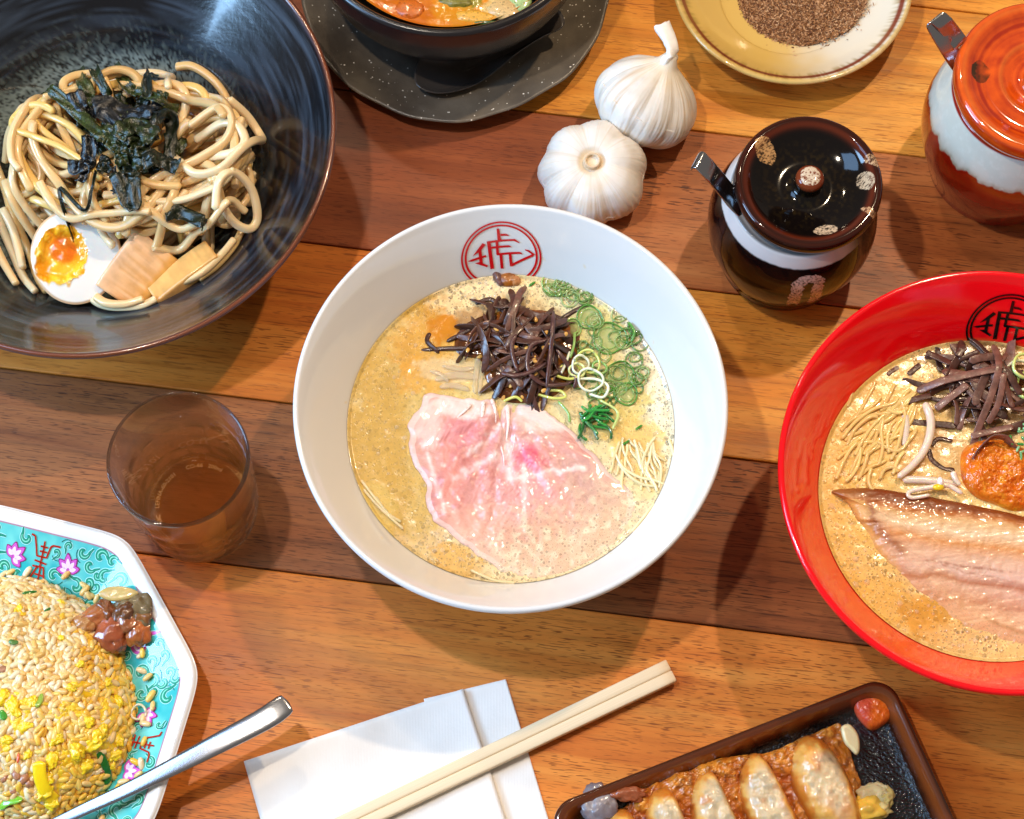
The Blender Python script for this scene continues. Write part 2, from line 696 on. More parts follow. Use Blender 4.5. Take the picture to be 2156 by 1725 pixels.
def bowl_profile(k, hk=1.0):
    inner = [(0, .012), (.03, .013), (.055, .020), (.072, .034), (.081, .048), (.0895, .0620), (.0980, .0765), (.1020, .0827)]
    lip = [(.1034, .0843), (.1048, .0842), (.1055, .0829), (.1050, .0806)]
    outer = [(.1005, .072), (.088, .051), (.070, .028), (.052, .014), (.043, .009), (.040, .0072), (.0395, 0.0004), (.0385, 0), (.0365, 0), (.0355, .0004), (.0345, .005), (0.0, .006)]
    f = lambda L: [(r * k, z * hk) for r, z in L]
    return f(inner), f(lip), f(outer)


def inner_sampler(inner):
    P = catmull(np.array(inner), 200)
    P = P[::-1]                       # from the rim down
    s_ = np.concatenate([[0], np.cumsum(np.linalg.norm(np.diff(P, axis=0), axis=1))])
    return lambda d: (np.interp(d, s_, P[:, 0]), np.interp(d, s_, P[:, 1]))


LOGO = [((1052, 392), (1072, 660), 50, 66), ((1100, 532), (1205, 530), 50, 50), ((1205, 530), (1268, 556), 50, 12),
        ((822, 668), (1385, 642), 48, 44), ((1375, 645), (1475, 706), 50, 14), ((858, 655), (908, 1245), 66, 72),
        ((1020, 660), (1030, 950), 52, 52), ((885, 792), (1255, 778), 50, 48), ((1250, 776), (1310, 796), 48, 8),
        ((1012, 944), (1470, 918), 50, 50), ((1465, 912), (1528, 946), 50, 8), ((1090, 930), (1106, 1255), 56, 56),
        ((1275, 930), (1294, 1210), 52, 56), ((1285, 1196), (1735, 945), 54, 50), ((1765, 938), (1650, 862), 40, 46),
        ((1655, 865), (1580, 842), 46, 20), ((765, 690), (640, 830), 74, 70), ((650, 815), (530, 912), 66, 6),
        ((420, 1000), (500, 1000), 8, 50), ((490, 1002), (795, 955), 50, 48), ((672, 800), (690, 1095), 60, 62),
        ((565, 1072), (640, 1085), 6, 50), ((630, 1078), (815, 1180), 56, 46)]


def bowl_logo(parent, mat, smp, s0, R, az0, label):
    acc = Acc()

    def put(u, v, w=0.0004):
        d = s0 - v * R
        r, z = smp(d)
        r2, z2 = smp(d + 0.001)
        tx, tz = r2 - r, z2 - z
        ln = np.hypot(tx, tz)
        nx, nz = tz / ln, -tx / ln      # towards the bowl's axis
        r, z = r + nx * w, z + np.abs(nz) * w
        a = az0 - u * R / r
        return np.stack([r * np.cos(a), r * np.sin(a), z], -1)

    for r0, r1 in ((0.952, 1.0), (0.855, 0.908)):
        t = np.linspace(0, 2 * pi, 160, endpoint=False)
        V = np.concatenate([put(np.cos(t) * r0, np.sin(t) * r0), put(np.cos(t) * r1, np.sin(t) * r1)])
        acc.add(V, grid_faces(2, 160))
    for (p, q, w0, w1) in LOGO:
        p = np.array([(p[0] - 1095) / 815, (960 - p[1]) / 715])
        q = np.array([(q[0] - 1095) / 815, (960 - q[1]) / 715])
        d = q - p
        nrm = np.array([-d[1], d[0]]) / (np.linalg.norm(d) + 1e-9)
        n = 12
        t = np.linspace(0, 1, n)
        c = p + d * t[:, None]
        w = ((w0 + (w1 - w0) * t) / 2 / 770)[:, None]
        rows_ = [c + nrm * w * k for k in (-1, -0.33, 0.33, 1)]
        V = np.concatenate([put(x[:, 0], x[:, 1]) for x in rows_])
        acc.add(V, grid_faces(4, n, closed_c=False))
    return acc.out('logo', mat, parent, label=label)


# ---------------------------------------------------------------- white ramen bowl
SOUP_Z = 0.0485


def tide(V, base, stain, z0, seed):
    """glaze colour with a greasy tide line and a few dried splashes above the broth"""
    x, y, z = V.T
    r = np.hypot(x, y)
    a = np.arctan2(y, x)
    c = np.tile(base, (len(V), 1))
    inside = (z > z0 - .001) & (r < np.interp(z, [.04, .085], [.078, .104]) + .004)
    top = z0 + .0011 + .0009 * fbm(np.cos(a) * 5, np.sin(a) * 5, 0, 1, 3, seed)
    c = mixc(c, stain, sstep(top + .0008, top - .0004, z) * inside * .55)
    rs_ = np.random.default_rng(seed)
    for _ in range(26):
        aa, zz, rr_ = rs_.uniform(0, 2 * pi), z0 + .002 + rs_.exponential(.006), rs_.uniform(.0003, .0009)
        rr0 = np.interp(zz, [.048, .062, .0765, .0827], [.081, .0895, .098, .102])
        d = np.sqrt((x - rr0 * cos(aa)) ** 2 + (y - rr0 * sin(aa)) ** 2 + (z - zz) ** 2)
        c = mixc(c, stain, (d < rr_) * .5)
    return c


wb_xy = at(1075, 844, .0843)
white_bowl = thing('ramen_bowl', 'white porcelain ramen bowl in the middle with a red crest inside its rim', 'bowl', (wb_xy[0], wb_xy[1], 0), 'ramen bowls with broth')
inn, lip, outr = bowl_profile(.992)
V, F = lathe(inn + lip + outr, 420, 260)
mk('bowl_wall', V, F, M_WHITE, white_bowl, col=tide(V, S(224, 221, 217), S(226, 196, 130), SOUP_Z, 3))
WB_SMP = inner_sampler(inn)
bowl_logo(white_bowl, M_LOGO_R, WB_SMP, 0.0262, 0.0205, pi / 2 + radians(3.2), 'red ring crest with an angular character')

# ---------------------------------------------------------------- red ramen bowl
RK = 1.005
rb_xy = at(2110, 1000, .0845)
red_bowl = thing('ramen_bowl', 'bright red ramen bowl cut off by the right edge with a black crest', 'bowl', (rb_xy[0], rb_xy[1], 0), 'ramen bowls with broth')
inn2, lip2, outr2 = bowl_profile(RK, 1.0)
V, F = lathe(inn2 + lip2 + outr2, 420, 260)
mk('bowl_wall', V, F, M_RED, red_bowl, col=tide(V, S(250, 10, 22), S(250, 120, 50), SOUP_Z + .0005, 8))
RB_SMP = inner_sampler(inn2)
bowl_logo(red_bowl, M_LOGO_K, RB_SMP, 0.0285, 0.0205, pi / 2 - radians(10.0), 'black ring crest with an angular character')

# ---------------------------------------------------------------- dark noodle bowl
nb_xy = at(190, 272, .076)
NK_ = 1.043
noodle_bowl = thing('noodle_bowl', 'large blue-black glazed bowl with copper brown rim holding thick noodles', 'bowl', (nb_xy[0], nb_xy[1], 0))
nb_in = [(0, .008), (.03, .0082), (.048, .011), (.060, .018), (.070, .0275), (.084, .0415), (.098, .0555), (.109, .0665), (.1155, .0735)]
nb_lip = [(.1175, .0758), (.1188, .0760), (.1196, .0750), (.1192, .0730)]
nb_out = [(.113, .062), (.098, .044), (.078, .024), (.058, .010), (.050, .007), (.049, .0004), (.047, 0), (.044, .0004), (.043, .004), (0, .005)]
nb_in = [(a * NK_, b) for a, b in nb_in]
V, F = lathe(nb_in + [(a * NK_, b) for a, b in nb_lip + nb_out], 384, 260)
r = np.hypot(V[:, 0], V[:, 1]) / NK_
az = np.arctan2(V[:, 1], V[:, 0])
prof_i = np.repeat(np.arange(260), 384)
st = fbm(r * 900 + 3 * np.sin(az), np.cos(az) * 3, np.sin(az) * 3, 1.0, 3, 5)          # brush rings
st2 = fbm(r * 260, np.cos(az) * 2.2, np.sin(az) * 2.2, 1.0, 3, 9)
mot = fbm(V[:, 0], V[:, 1], V[:, 2], 1100, 2, 12)
c = mixc(S(8, 10, 15), S(62, 72, 84), np.clip(0.2 + 0.8 * st + 0.6 * st2, 0, 1) * sstep(.055, .10, r))
c = mixc(c, S(34, 38, 36), sstep(.075, .06, r) * 0.8)
pale = np.exp(-((r - .0655 + 0.002 * st2) / .0045) ** 2) * np.clip(0.55 + 1.5 * mot, 0, 1)
c = mixc(c, S(128, 138, 132), np.clip(pale * 1.3, 0, 1) * 0.85)
c = mixc(c, S(92, 100, 92), np.clip(mot * 2.2 - 0.25, 0, 1) * sstep(.088, .070, r) * 0.6)
rim = np.exp(-((r - .1186) / .0012) ** 2) * (V[:, 2] > .0725)
c = mixc(c, S(120, 58, 26), np.clip(rim, 0, 1) * 0.9)
outm = (prof_i > 150) & (V[:, 2] < .0735)
c[outm] = mixc(S(14, 12, 14), S(52, 36, 28), np.clip(0.4 + st, 0, 1))[outm]
mk('bowl_wall', V, F, simple('blue_black_glaze', rough=0.2, spec=0.5, coat=0.6, coat_rough=0.08, vc=True, bump=0.25, bscale=260, bdist=0.0004), noodle_bowl, col=c)


# ---------------------------------------------------------------- speckled saucer, soup bowl and its spoon
def specks(name, base, dark, speck, rough=0.42, cut=0.10, scale=420, coat=0.15):
    m, nt, b = new_mat(name)
    g = N(nt)
    co = g.coord('Object')
    n = g.noise(co, 45, 4)
    c0 = g.ramp(n, [(0.3, dark), (0.7, base)])
    d = g.voro(co, scale)
    sel = g.voro(co, scale, out='Color')
    dot = g.math('LESS_THAN', d, cut * 2.0)
    few = g.math('GREATER_THAN', g.noise(co, scale * 0.7, 0), 0.6)
    f = g.math('MULTIPLY', dot, few)
    g.l(g.mix(f, c0, speck), b.inputs['Base Color'])
    b.inputs['Roughness'].default_value = rough
    b.inputs['Coat Weight'].default_value = coat
    b.inputs['Coat Roughness'].default_value = 0.25
    g.l(g.bump(g.noise(co, 240, 4), 0.5, 0.0007), b.inputs['Normal'])
    return m


SPK = 1.075
sp_xy = at(957, -38, .014)
stone_plate = thing('stoneware_plate', 'speckled dark grey round stoneware plate under the black soup bowl', 'plate', (sp_xy[0], sp_xy[1], 0))


def wob(r, z, th):
    w = 1 + 0.010 * np.sin(3 * th + 1) + 0.006 * np.sin(7 * th) + 0.004 * np.sin(17 * th + 2)
    return r * (1 + (w - 1) * np.clip(r / .08, 0, 1)), z + 0.0006 * np.sin(5 * th + 0.7) * np.clip(r / .08, 0, 1)


V, F = lathe([(a * SPK, b) for a, b in [(0, .0055), (.040, .0055), (.050, .0062), (.060, .0085), (.071, .0125), (.0775, .0148), (.0798, .0150), (.0800, .0135), (.074, .0095), (.060, .0045), (.048, .0028), (.046, 0), (.043, 0), (0, .001)]], 256, 90, wob)
mk('plate_body', V, F, specks('speckled_stoneware', S(118, 108, 94), S(78, 70, 62), S(235, 228, 215), rough=0.36), stone_plate)

sb_xy = at(943, -198, .080)
soup_bowl = thing('soup_bowl', 'black ceramic bowl of orange soup standing on the speckled plate', 'bowl', (sb_xy[0], sb_xy[1], .0056))
V, F = lathe([(a * 1.10, b) for a, b in [(0, .010), (.03, .011), (.050, .022), (.060, .040), (.0645, .058), (.0660, .070), (.0672, .0748), (.0690, .0760), (.0708, .0750), (.0712, .072), (.0700, .058), (.066, .040), (.057, .022), (.044, .010), (.036, .006), (.035, 0), (.032, 0), (0, .003)]], 192, 110)
mk('bowl_wall', V, F, simple('satin_black_ceramic', S(30, 26, 26), 0.24, 0.5, coat=0.25, coat_rough=0.2, var=0.3, vscale=60, bump=0.2, bscale=300), soup_bowl)

# ---------------------------------------------------------------- cream dish
cd_xy = at(1668, -50, .026)
cream_dish = thing('spice_dish', 'cream and ochre glazed dish with a brown ring, heaped with ground spice', 'dish', (cd_xy[0], cd_xy[1], 0))
V, F = lathe([(a * 1.10, b) for a, b in [(0, .006), (.030, .0065), (.036, .0085), (.045, .014), (.052, .020), (.0565, .0245), (.0585, .0262), (.0598, .0262), (.0604, .0248), (.0585, .0215), (.050, .013), (.040, .006), (.033, .003), (.032, 0), (.029, 0), (0, .002)]], 384, 160)
r = np.hypot(V[:, 0], V[:, 1]) / 1.10
az = np.arctan2(V[:, 1], V[:, 0])
u = np.clip((V[:, 0] * 0.86 - V[:, 1] * 0.1) / .055 * 0.5 + 0.42 + 0.08 * fbm(V[:, 0], V[:, 1], 0, 60, 3, 3), 0, 1)
c = mixc(S(216, 178, 96), S(224, 212, 190), sstep(.35, .7, u))
streak = np.clip(0.5 + 1.6 * vnoise(az * 62, r * 90, 0, 4), 0, 1) * sstep(.0505, .0545, r) * (V[:, 2] > .015)
c = mixc(c, S(150, 122, 52), streak * 0.6)
ring = np.clip(1.6 * np.exp(-((r - .0560) / .0011) ** 2), 0, 1) * (V[:, 2] > .021)
c = mixc(c, S(120, 38, 12), ring * 0.95)
c = mixc(c, S(206, 170, 100), sstep(.0578, .0588, r) * 0.8)
mk('dish_body', V, F, M_GLAZE, cream_dish, col=c)

# ================================================================ BLACK SEASONING JAR
def unit(v):
    v = np.asarray(v, float)
    return v / np.linalg.norm(v)


jl = at(1704, 380, .085)
jar_xy = jl + np.array([-0.0034, -0.0012, 0])
black_jar = thing('seasoning_jar', 'small dark glazed lidded jar with beige brush marks beside the garlic', 'jar', (jar_xy[0], jar_xy[1], 0), 'lidded table jars with spoons')
jb = [(0.0290, .0715), (.0335, .0735), (.0352, .0728), (.0366, .0702), (.0384, .0660), (.0405, .060), (.0425, .052), (.0435, .043), (.0428, .033), (.0405, .023), (.0375, .014), (.0352, .007), (.0345, .002), (.0335, .0), (.031, 0), (.030, .003), (0, .004)]
V, F = lathe(jb, 512, 200)
x, y, z = V.T
r = np.hypot(x, y)
az = np.arctan2(y, x)
nz = fbm(x, y, z, 300, 3, 21)
c = np.tile(S(18, 8, 8), (len(V), 1))
c = mixc(c, S(70, 36, 10), sstep(.018, .004, z + .003 * nz) * 0.6)
# grey-white collar on the shoulder
c = mixc(c, S(206, 200, 196), sstep(.0648, .0660, z + .0005 * nz) * sstep(.074, .0725, z) * sstep(-.25, .15, np.cos(az + radians(140))))
# arch-shaped brush mark at the front
az0 = radians(-83)
u = (az - az0) * .042 / .001          # mm
w = z / .001
rough = 1.2 * fbm(x, y, z, 500, 2, 33)
arch = np.abs(np.hypot(u, np.maximum(w - 53, 0) * 1.0) - 5.2) < 3.0 + rough
arch &= (w > 27 + 3 * np.sin(u)) & (w < 62.5)
grain = np.clip(0.75 + 1.3 * fbm(x, y, z, 1500, 2, 8), 0, 1)
c = mixc(c, S(222, 194, 176), arch * grain * 0.95)
M_DARKG = simple('dark_tenmoku_glaze', rough=0.07, spec=0.35, coat=0.15, coat_rough=0.02, vc=True)
mk('jar_body', V, F, M_DARKG, black_jar, col=c)
lid_p = [(0, .0905), (.004, .0903), (.0066, .0885), (.0072, .0855), (.0062, .0815), (.0068, .0785), (.0110, .0765), (.0170, .0768), (.0230, .0788), (.0280, .0815), (.0310, .0838), (.0330, .0850), (.0350, .0850), (.0364, .0838), (.0371, .0815), (.0369, .0785), (.0356, .0752), (.0335, .0742), (.031, .0740), (0, .0745)]
V, F = lathe(lid_p, 512, 200)
x, y, z = V.T
r = np.hypot(x, y)
nz = fbm(x, y, z, 260, 3, 5)
c = np.tile(S(14, 9, 8), (len(V), 1))
c = mixc(c, S(46, 34, 14), np.clip(vnoise(x * 700, y * 700, z * 700, 3) * 1.5, 0, 1) * sstep(.030, .012, r) * 0.6)
c = mixc(c, S(112, 44, 22), np.exp(-((r - .0318) / .0016) ** 2) * 0.55 + np.exp(-((r - .0355) / .0012) ** 2) * 0.25)
c = mixc(c, S(120, 52, 26), (r < .0076) * sstep(.0855, .088, z) * 0.9)
c = mixc(c, S(206, 186, 160), (r < .0052 + .0005 * nz) * (z > .0875) * np.clip(1.0 + 2.5 * fbm(x, y, z, 1300, 2, 6), 0, 1))
for (ang, rr, a_, b_, rot, tint) in ((139, .0272, .0052, .0068, 0.4, S(196, 148, 96)), (2, .0285, .0040, .0050, 0.3, S(190, 168, 140)), (-30, .0338, .0018, .0050, 0.9, S(196, 150, 110)), (18, .0350, .0028, .0060, 1.2, S(190, 156, 120)), (-73, .0262, .0060, .0034, 0.1, S(200, 172, 140))):
    cx, cy = rr * cos(radians(ang)), rr * sin(radians(ang))
    dx, dy = x - cx, y - cy
    d = np.hypot((dx * cos(rot) + dy * sin(rot)) / a_, (-dx * sin(rot) + dy * cos(rot)) / b_) + 0.22 * nz
    gr = np.clip(0.7 + 2.2 * fbm(x + y, (x - y) * 3, z, 600, 3, 18), 0.05, 1)
    c = mixc(c, tint, (d < 1) * (z > .076) * gr)
lo = mk('lid', V, F, M_DARKG, black_jar, col=c, loc=(jl[0] - jar_xy[0], jl[1] - jar_xy[1], 0))


def strap(name, pts, w, t, label, group, mat=M_STEEL):
    base = pts[0]
    o = thing(name, label, 'spoon', base, group)
    P = catmull(np.array(pts) - base, 60)
    side = unit(np.cross(P[-1] - P[0], [0, 0, 1.0]))
    up = np.cross(np.tile(side, (60, 1)), np.gradient(P, axis=0))
    V, F = tube(P, w, t, 16, 5.0, cap=0.3, up=-up)
    mk('handle', V, F, mat, o)
    return o


p0, p1, p2, p3 = at(1560, 436, .074), at(1530, 402, .080), at(1500, 366, .094), at(1478, 342, .1005)
strap('condiment_spoon', [at(1600, 470, .060), p0, p1, p2, p3, at(1470, 337, .1008), at(1463, 341, .0985)], .0052, .0006, 'short flat steel spoon handle sticking out of the small dark jar', 'jar spoons')

# ================================================================ ORANGE JAR
ol = at(2195, 163, .098)
oj = np.array([ol[0] - .002, ol[1] + .001, 0])
orange_jar = thing('seasoning_jar', 'orange-brown lidded jar with a white glaze band at the top right edge', 'jar', oj, 'lidded table jars with spoons')
ob = [(.037, .082), (.039, .084), (.0405, .0825), (.0425, .078), (.0455, .070), (.0480, .060), (.0490, .050), (.0480, .038), (.0450, .026), (.0415, .015), (.039, .007), (.038, .002), (.037, 0), (.034, 0), (0, .003)]
V, F = lathe(ob, 512, 200)
x, y, z = V.T
az = np.arctan2(y, x)
edge = .061 + .0035 * fbm(np.cos(az) * 3, np.sin(az) * 3, 0, 3.0, 3, 2)
nz = fbm(x, y, z, 500, 3, 3)
c = np.tile(S(150, 28, 8), (len(V), 1))
c = mixc(c, S(110, 18, 6), np.clip(nz, 0, 1) * 0.5)
band = sstep(edge - .0006, edge + .0004, z) * sstep(.083, .082, z)
ed = np.exp(-((z - edge) / .0022) ** 2)
cb = mixc(S(206, 206, 192), S(150, 132, 96), np.clip(ed * (0.8 + nz), 0, 1) * 0.8)
cb = mixc(cb, S(226, 226, 216), np.clip(nz, 0, 1) * 0.5)
c = c * (1 - band[:, None]) + cb * band[:, None]
mk('jar_body', V, F, simple('band_glaze', rough=0.12, spec=0.5, coat=0.6, coat_rough=0.04, vc=True), orange_jar, col=c)
op = [(0, .108), (.006, .1075), (.0085, .104), (.008, .099), (.010, .0955), (.014, .0945), (.0175, .0955), (.021, .0965), (.0245, .0958), (.029, .0950), (.034, .0965), (.0375, .0985), (.0405, .0990), (.0428, .0978), (.0440, .0950), (.0438, .0915), (.0425, .0885), (.0405, .0868), (.038, .086), (0, .087)]
V, F = lathe(op, 512, 220)
x, y, z = V.T
r = np.hypot(x, y)
nz = fbm(x, y, z, 200, 3, 7)
c = mixc(S(216, 82, 16), S(166, 42, 10), np.clip(0.4 + 0.8 * fbm(r * 500, 0, 0, 1, 2, 3) + .5 * nz, 0, 1))
c = mixc(c, S(226, 120, 40), np.exp(-((r - .0395) / .0015) ** 2) * 0.4 + np.exp(-((r - .0205) / .0013) ** 2) * 0.4)
cx, cy = .031 * cos(radians(172)), .031 * sin(radians(172))
d = np.hypot((x - cx) / .0050, (y - cy) / .0062) + 0.25 * nz
c = mixc(c, S(58, 34, 6), (d < 1) * np.clip(0.75 + nz, 0, 1))
mk('lid', V, F, simple('orange_glaze', rough=0.08, spec=0.55, coat=0.9, coat_rough=0.02, vc=True), orange_jar, col=c, loc=(ol[0] - oj[0], ol[1] - oj[1], 0))
strap('condiment_spoon', [at(2050, 190, .078), at(2030, 152, .086), at(2008, 120, .094), at(1986, 84, .104), at(1968, 52, .112), at(1966, 42, .1145), at(1974, 38, .1155), at(1988, 50, .112), at(2006, 72, .104), at(2024, 95, .098)], .0045, .0006, 'looped flat steel spoon handle sticking out of the orange jar', 'jar spoons')

# ================================================================ GLASS OF TEA
gl = at(375, 966, .082)
GK = .965
glass = thing('drinking_glass', 'clear faceted glass tumbler left of the white bowl', 'glass', (gl[0], gl[1], 0))


def facets(r, z, th):
    k = 16
    band = sstep(.006, .010, z) * sstep(.047, .043, z)
    rows_ = np.abs(np.sin((z - .006) / .0125 * pi)) ** 0.4
    outer = (np.arange(r.shape[0]) < 92)[:, None]
    am = np.where(outer, 0.00055, 0.0)
    return r + am * band * rows_ * np.abs(np.cos(k / 2 * th)) ** 0.5, z


g_prof = [(0, .0012), (.020, .0012), (.0265, .0005), (.0285, .0006), (.0300, .0025), (.0308, .007), (.0318, .020), (.0328, .035), (.0337, .050), (.0346, .065), (.0353, .078), (.0355, .0815),
          (.0350, .0825), (.0340, .0822), (.0335, .0810), (.0328, .065), (.0320, .050), (.0311, .035), (.0301, .020), (.0290, .012), (.0270, .0088), (.022, .0078), (0, .0076)]
g_prof = [(a * GK, b) for a, b in g_prof]
V, F = lathe(g_prof, 192, 176, facets)


def clear_mat(name, tint, refr, rough=0.0, ior=1.48, vol=None):
    """clear body: partly see-through film with real fresnel reflection, partly refracting"""
    m = bpy.data.materials.new(name)
    m.use_nodes = True
    nt = m.node_tree
    nt.nodes.clear()
    g = N(nt)
    out = g.n('ShaderNodeOutputMaterial')
    tr = g.n('ShaderNodeBsdfTransparent')
    tr.inputs[0].default_value = (*tint, 1)
    gl_ = g.n('ShaderNodeBsdfGlossy')
    gl_.inputs['Roughness'].default_value = 0.02
    rf = g.n('ShaderNodeBsdfGlass')
    rf.inputs['IOR'].default_value = ior
    rf.inputs['Color'].default_value = (*tint, 1)
    fr = g.n('ShaderNodeFresnel')
    fr.inputs['IOR'].default_value = ior
    a = g.n('ShaderNodeMixShader')
    geo = g.n('ShaderNodeNewGeometry')
    io = g.math('ADD', g.math('MULTIPLY', geo.outputs['Backfacing'], 1 / ior - ior), ior)
    g.l(io, fr.inputs['IOR'])          # entering and leaving reflect alike: no total reflection inside a straight-through film
    g.l(fr.outputs[0], a.inputs[0])
    g.l(tr.outputs[0], a.inputs[1])
    g.l(gl_.outputs[0], a.inputs[2])
    b2 = g.n('ShaderNodeMixShader')
    b2.inputs[0].default_value = refr
    g.l(a.outputs[0], b2.inputs[1])
    g.l(rf.outputs[0], b2.inputs[2])
    g.l(b2.outputs[0], out.inputs['Surface'])
    if vol:
        va = g.n('ShaderNodeVolumeAbsorption')
        va.inputs['Color'].default_value = (*vol[0], 1)
        va.inputs['Density'].default_value = vol[1]
        vs = g.n('ShaderNodeVolumeScatter')
        vs.inputs['Color'].default_value = (*vol[0], 1)
        vs.inputs['Density'].default_value = vol[2]
        vs.inputs['Anisotropy'].default_value = 0.3
        ad = g.n('ShaderNodeAddShader')
        g.l(va.outputs[0], ad.inputs[0])
        g.l(vs.outputs[0], ad.inputs[1])
        g.l(ad.outputs[0], out.inputs['Volume'])
    return m


M_GLASS = clear_mat('clear_glass', (.995, .995, .995), 0.7)
mk('glass_wall', V, F, M_GLASS, glass)
m = clear_mat('brown_tea', (1.0, 1.0, 1.0), 0.15, ior=1.33, vol=(S(255, 208, 50), 27, 3))
t_prof = [(0, .0580), (.020, .0580), (.0305, .0581), (.03215, .0586), (.0325, .0590), (.0323, .0540), (.0318, .046), (.0310, .033), (.03000, .019), (.02885, .0117), (.0269, .0086), (.022, .0076), (0, .0074)]
t_prof = [(a * GK, b) for a, b in t_prof]
V, F = lathe(t_prof, 128, 90)
tea = thing('tea', 'clear brown barley tea filling two thirds of the glass tumbler', 'drink', (gl[0], gl[1], 0))
mk('tea_volume', V, F[:, ::-1], m, tea)
# moulded letters in the base
txt = Acc()


def glyphs(text, size):
    cu = bpy.data.curves.new('txt', 'FONT')
    cu.body = text
    cu.size = size
    cu.resolution_u = 2
    cu.extrude = 0.00012
    o = bpy.data.objects.new('txt', cu)
    COL.objects.link(o)
    bpy.context.view_layer.update()
    dg = bpy.context.evaluated_depsgraph_get()
    me = bpy.data.meshes.new_from_object(o.evaluated_get(dg))
    V = np.array([v.co[:] for v in me.vertices])
    F = [tuple(p.vertices) for p in me.polygons]
    bpy.data.objects.remove(o)
    return V, F


tv, tf = [], []
Rt = .0205
for text, a0 in (('CO-66   200ml', radians(112)), ('NIKUTTIC    LEFINA-60-2101', radians(232))):
    V, F = glyphs(text, .0030)
    a = a0 - V[:, 0] / Rt
    rr = Rt + V[:, 1]
    W = np.stack([rr * np.cos(a), rr * np.sin(a), V[:, 2] + .0079], 1)
    n0 = sum(len(v) for v in tv)
    tv.append(W)
    tf += [tuple(i + n0 for i in f) for f in F]
mk('moulded_lettering', np.concatenate(tv), tf, simple('frosted_mark', S(240, 220, 180), 0.5), glass, smooth=False)

# ================================================================ NAPKINS AND CHOPSTICKS
def paper(name):
    m, nt, b = new_mat(name)
    g = N(nt)
    co = g.coord('Object')
    w = g.n('ShaderNodeTexWave')
    w.inputs['Scale'].default_value = 420
    w.inputs['Distortion'].default_value = 0.6
    g.l(g.coord('Object', (1, 0.55, 1)), w.inputs['Vector'])
    n = g.noise(co, 500, 3)
    c0 = g.ramp(g.noise(co, 30, 3), [(0.3, S(232, 226, 218)), (0.7, S(244, 240, 234))])
    g.l(c0, b.inputs['Base Color'])
    b.inputs['Roughness'].default_value = 0.9
    b.inputs['Specular IOR Level'].default_value = 0.1
    h = g.math('ADD', g.math('MULTIPLY', w.outputs['Fac'], 0.5), n)
    g.l(g.bump(h, 0.35, 0.0003), b.inputs['Normal'])
    return m


M_PAPER = paper('tissue_paper')


def sheet(parent, name, org, e1, e2, L1, L2, z0, lift, th=0.00035, seed=0):
    n1, n2 = 60, 60
    a, bb = np.meshgrid(np.linspace(0, 1, n1), np.linspace(0, 1, n2), indexing='ij')
    xy = org[None, None, :2] + e1[:2] * (a * L1)[..., None] + e2[:2] * (bb * L2)[..., None]
    z = z0 + lift(a, bb) + 0.00025 * fbm(xy[..., 0], xy[..., 1], 0, 45, 2, seed)
    top = np.concatenate([xy, z[..., None]], -1).reshape(-1, 3)
    bot = top - [0, 0, th]
    F = grid_faces(n1, n2, closed_c=False)
    V = np.concatenate([top, bot])
    k = n1 * n2
    idx = np.arange(k).reshape(n1, n2)
    rim = np.concatenate([idx[:, 0], idx[-1, 1:], idx[-2::-1, -1], idx[0, -2:0:-1]])
    j = np.roll(rim, -1)
    FF = np.concatenate([F, F[:, ::-1] + k, np.stack([rim, j, j + k, rim + k], 1)])
    mk(name, V - np.array([parent.location[0], parent.location[1], 0]), FF, M_PAPER, parent)


A, B_, Cc = at(513, 1603, .002), at(975, 1450, .002), at(1065, 1725, .002)
e1 = unit(A - B_)
e2 = unit(Cc - B_)
L1 = np.linalg.norm(A - B_)
nap = thing('napkin', 'upper folded white paper napkin partly under the chopsticks', 'napkin', (B_[0], B_[1], 0), 'paper napkins by the chopsticks')
sheet(nap, 'paper_ply', B_, e1, e2, L1, .15, .0014, lambda a, b: 0.0004 * a, seed=1)
sheet(nap, 'paper_ply', B_ + e2 * .0006, e1, e2, L1 - .0006, .15, .0024, lambda a, b: 0.0006 * (1 - a) ** 2, seed=2)
D, E = at(1065, 1430, .001), at(1155, 1725, .001)
e1b = unit(at(990, 1448, .001) - D)
e2b = unit(E - D)
nap2 = thing('napkin', 'lower embossed white napkin strip showing to the right from under the upper one', 'napkin', (D[0], D[1], 0), 'paper napkins by the chopsticks')
sheet(nap2, 'paper_ply', D, e1b, e2b, .042, .155, .0006, lambda a, b: 0 * a, seed=3)

m, nt, b = new_mat('pale_bamboo')
g = N(nt)
cs = g.coord('Generated', (1.5, 60, 20))
base = g.ramp(g.noise(cs, 1.6, 4, 0.6), [(0.3, S(226, 196, 150)), (0.7, S(244, 224, 190))])
g.l(base, b.inputs['Base Color'])
b.inputs['Roughness'].default_value = 0.5
M_BAMB = m
ca, cb_ = at(1413, 1413, .0045), at(700, 1752, .0055)
dirc = unit(cb_ - ca)
perp = np.array([-dirc[1], dirc[0], 0])
chop = thing('chopsticks', 'pair of joined pale disposable wooden chopsticks lying across the napkins', 'chopsticks', (ca[0], ca[1], 0))
for s_ in (-1, 1):
    P = np.array([[t, 0, 0.0045 + 0.0010 * t / .2] for t in np.linspace(0, .21, 30)])
    P[:, 1] += s_ * (0.00300 - 0.0004 * P[:, 0] / .2)
    P = np.concatenate([P[:1], P[:1] + [.0004, 0, 0], P[1:]])
    V, F = tube(P, .00305, .0026, 16, 6.0, cap=0, wfun=lambda u: np.where(u < .001, .88, 1 - 0.13 * u))
    o = mk('chopstick', V, F, M_BAMB, chop)
    o.rotation_euler = (0, 0, math.atan2(dirc[1], dirc[0]))
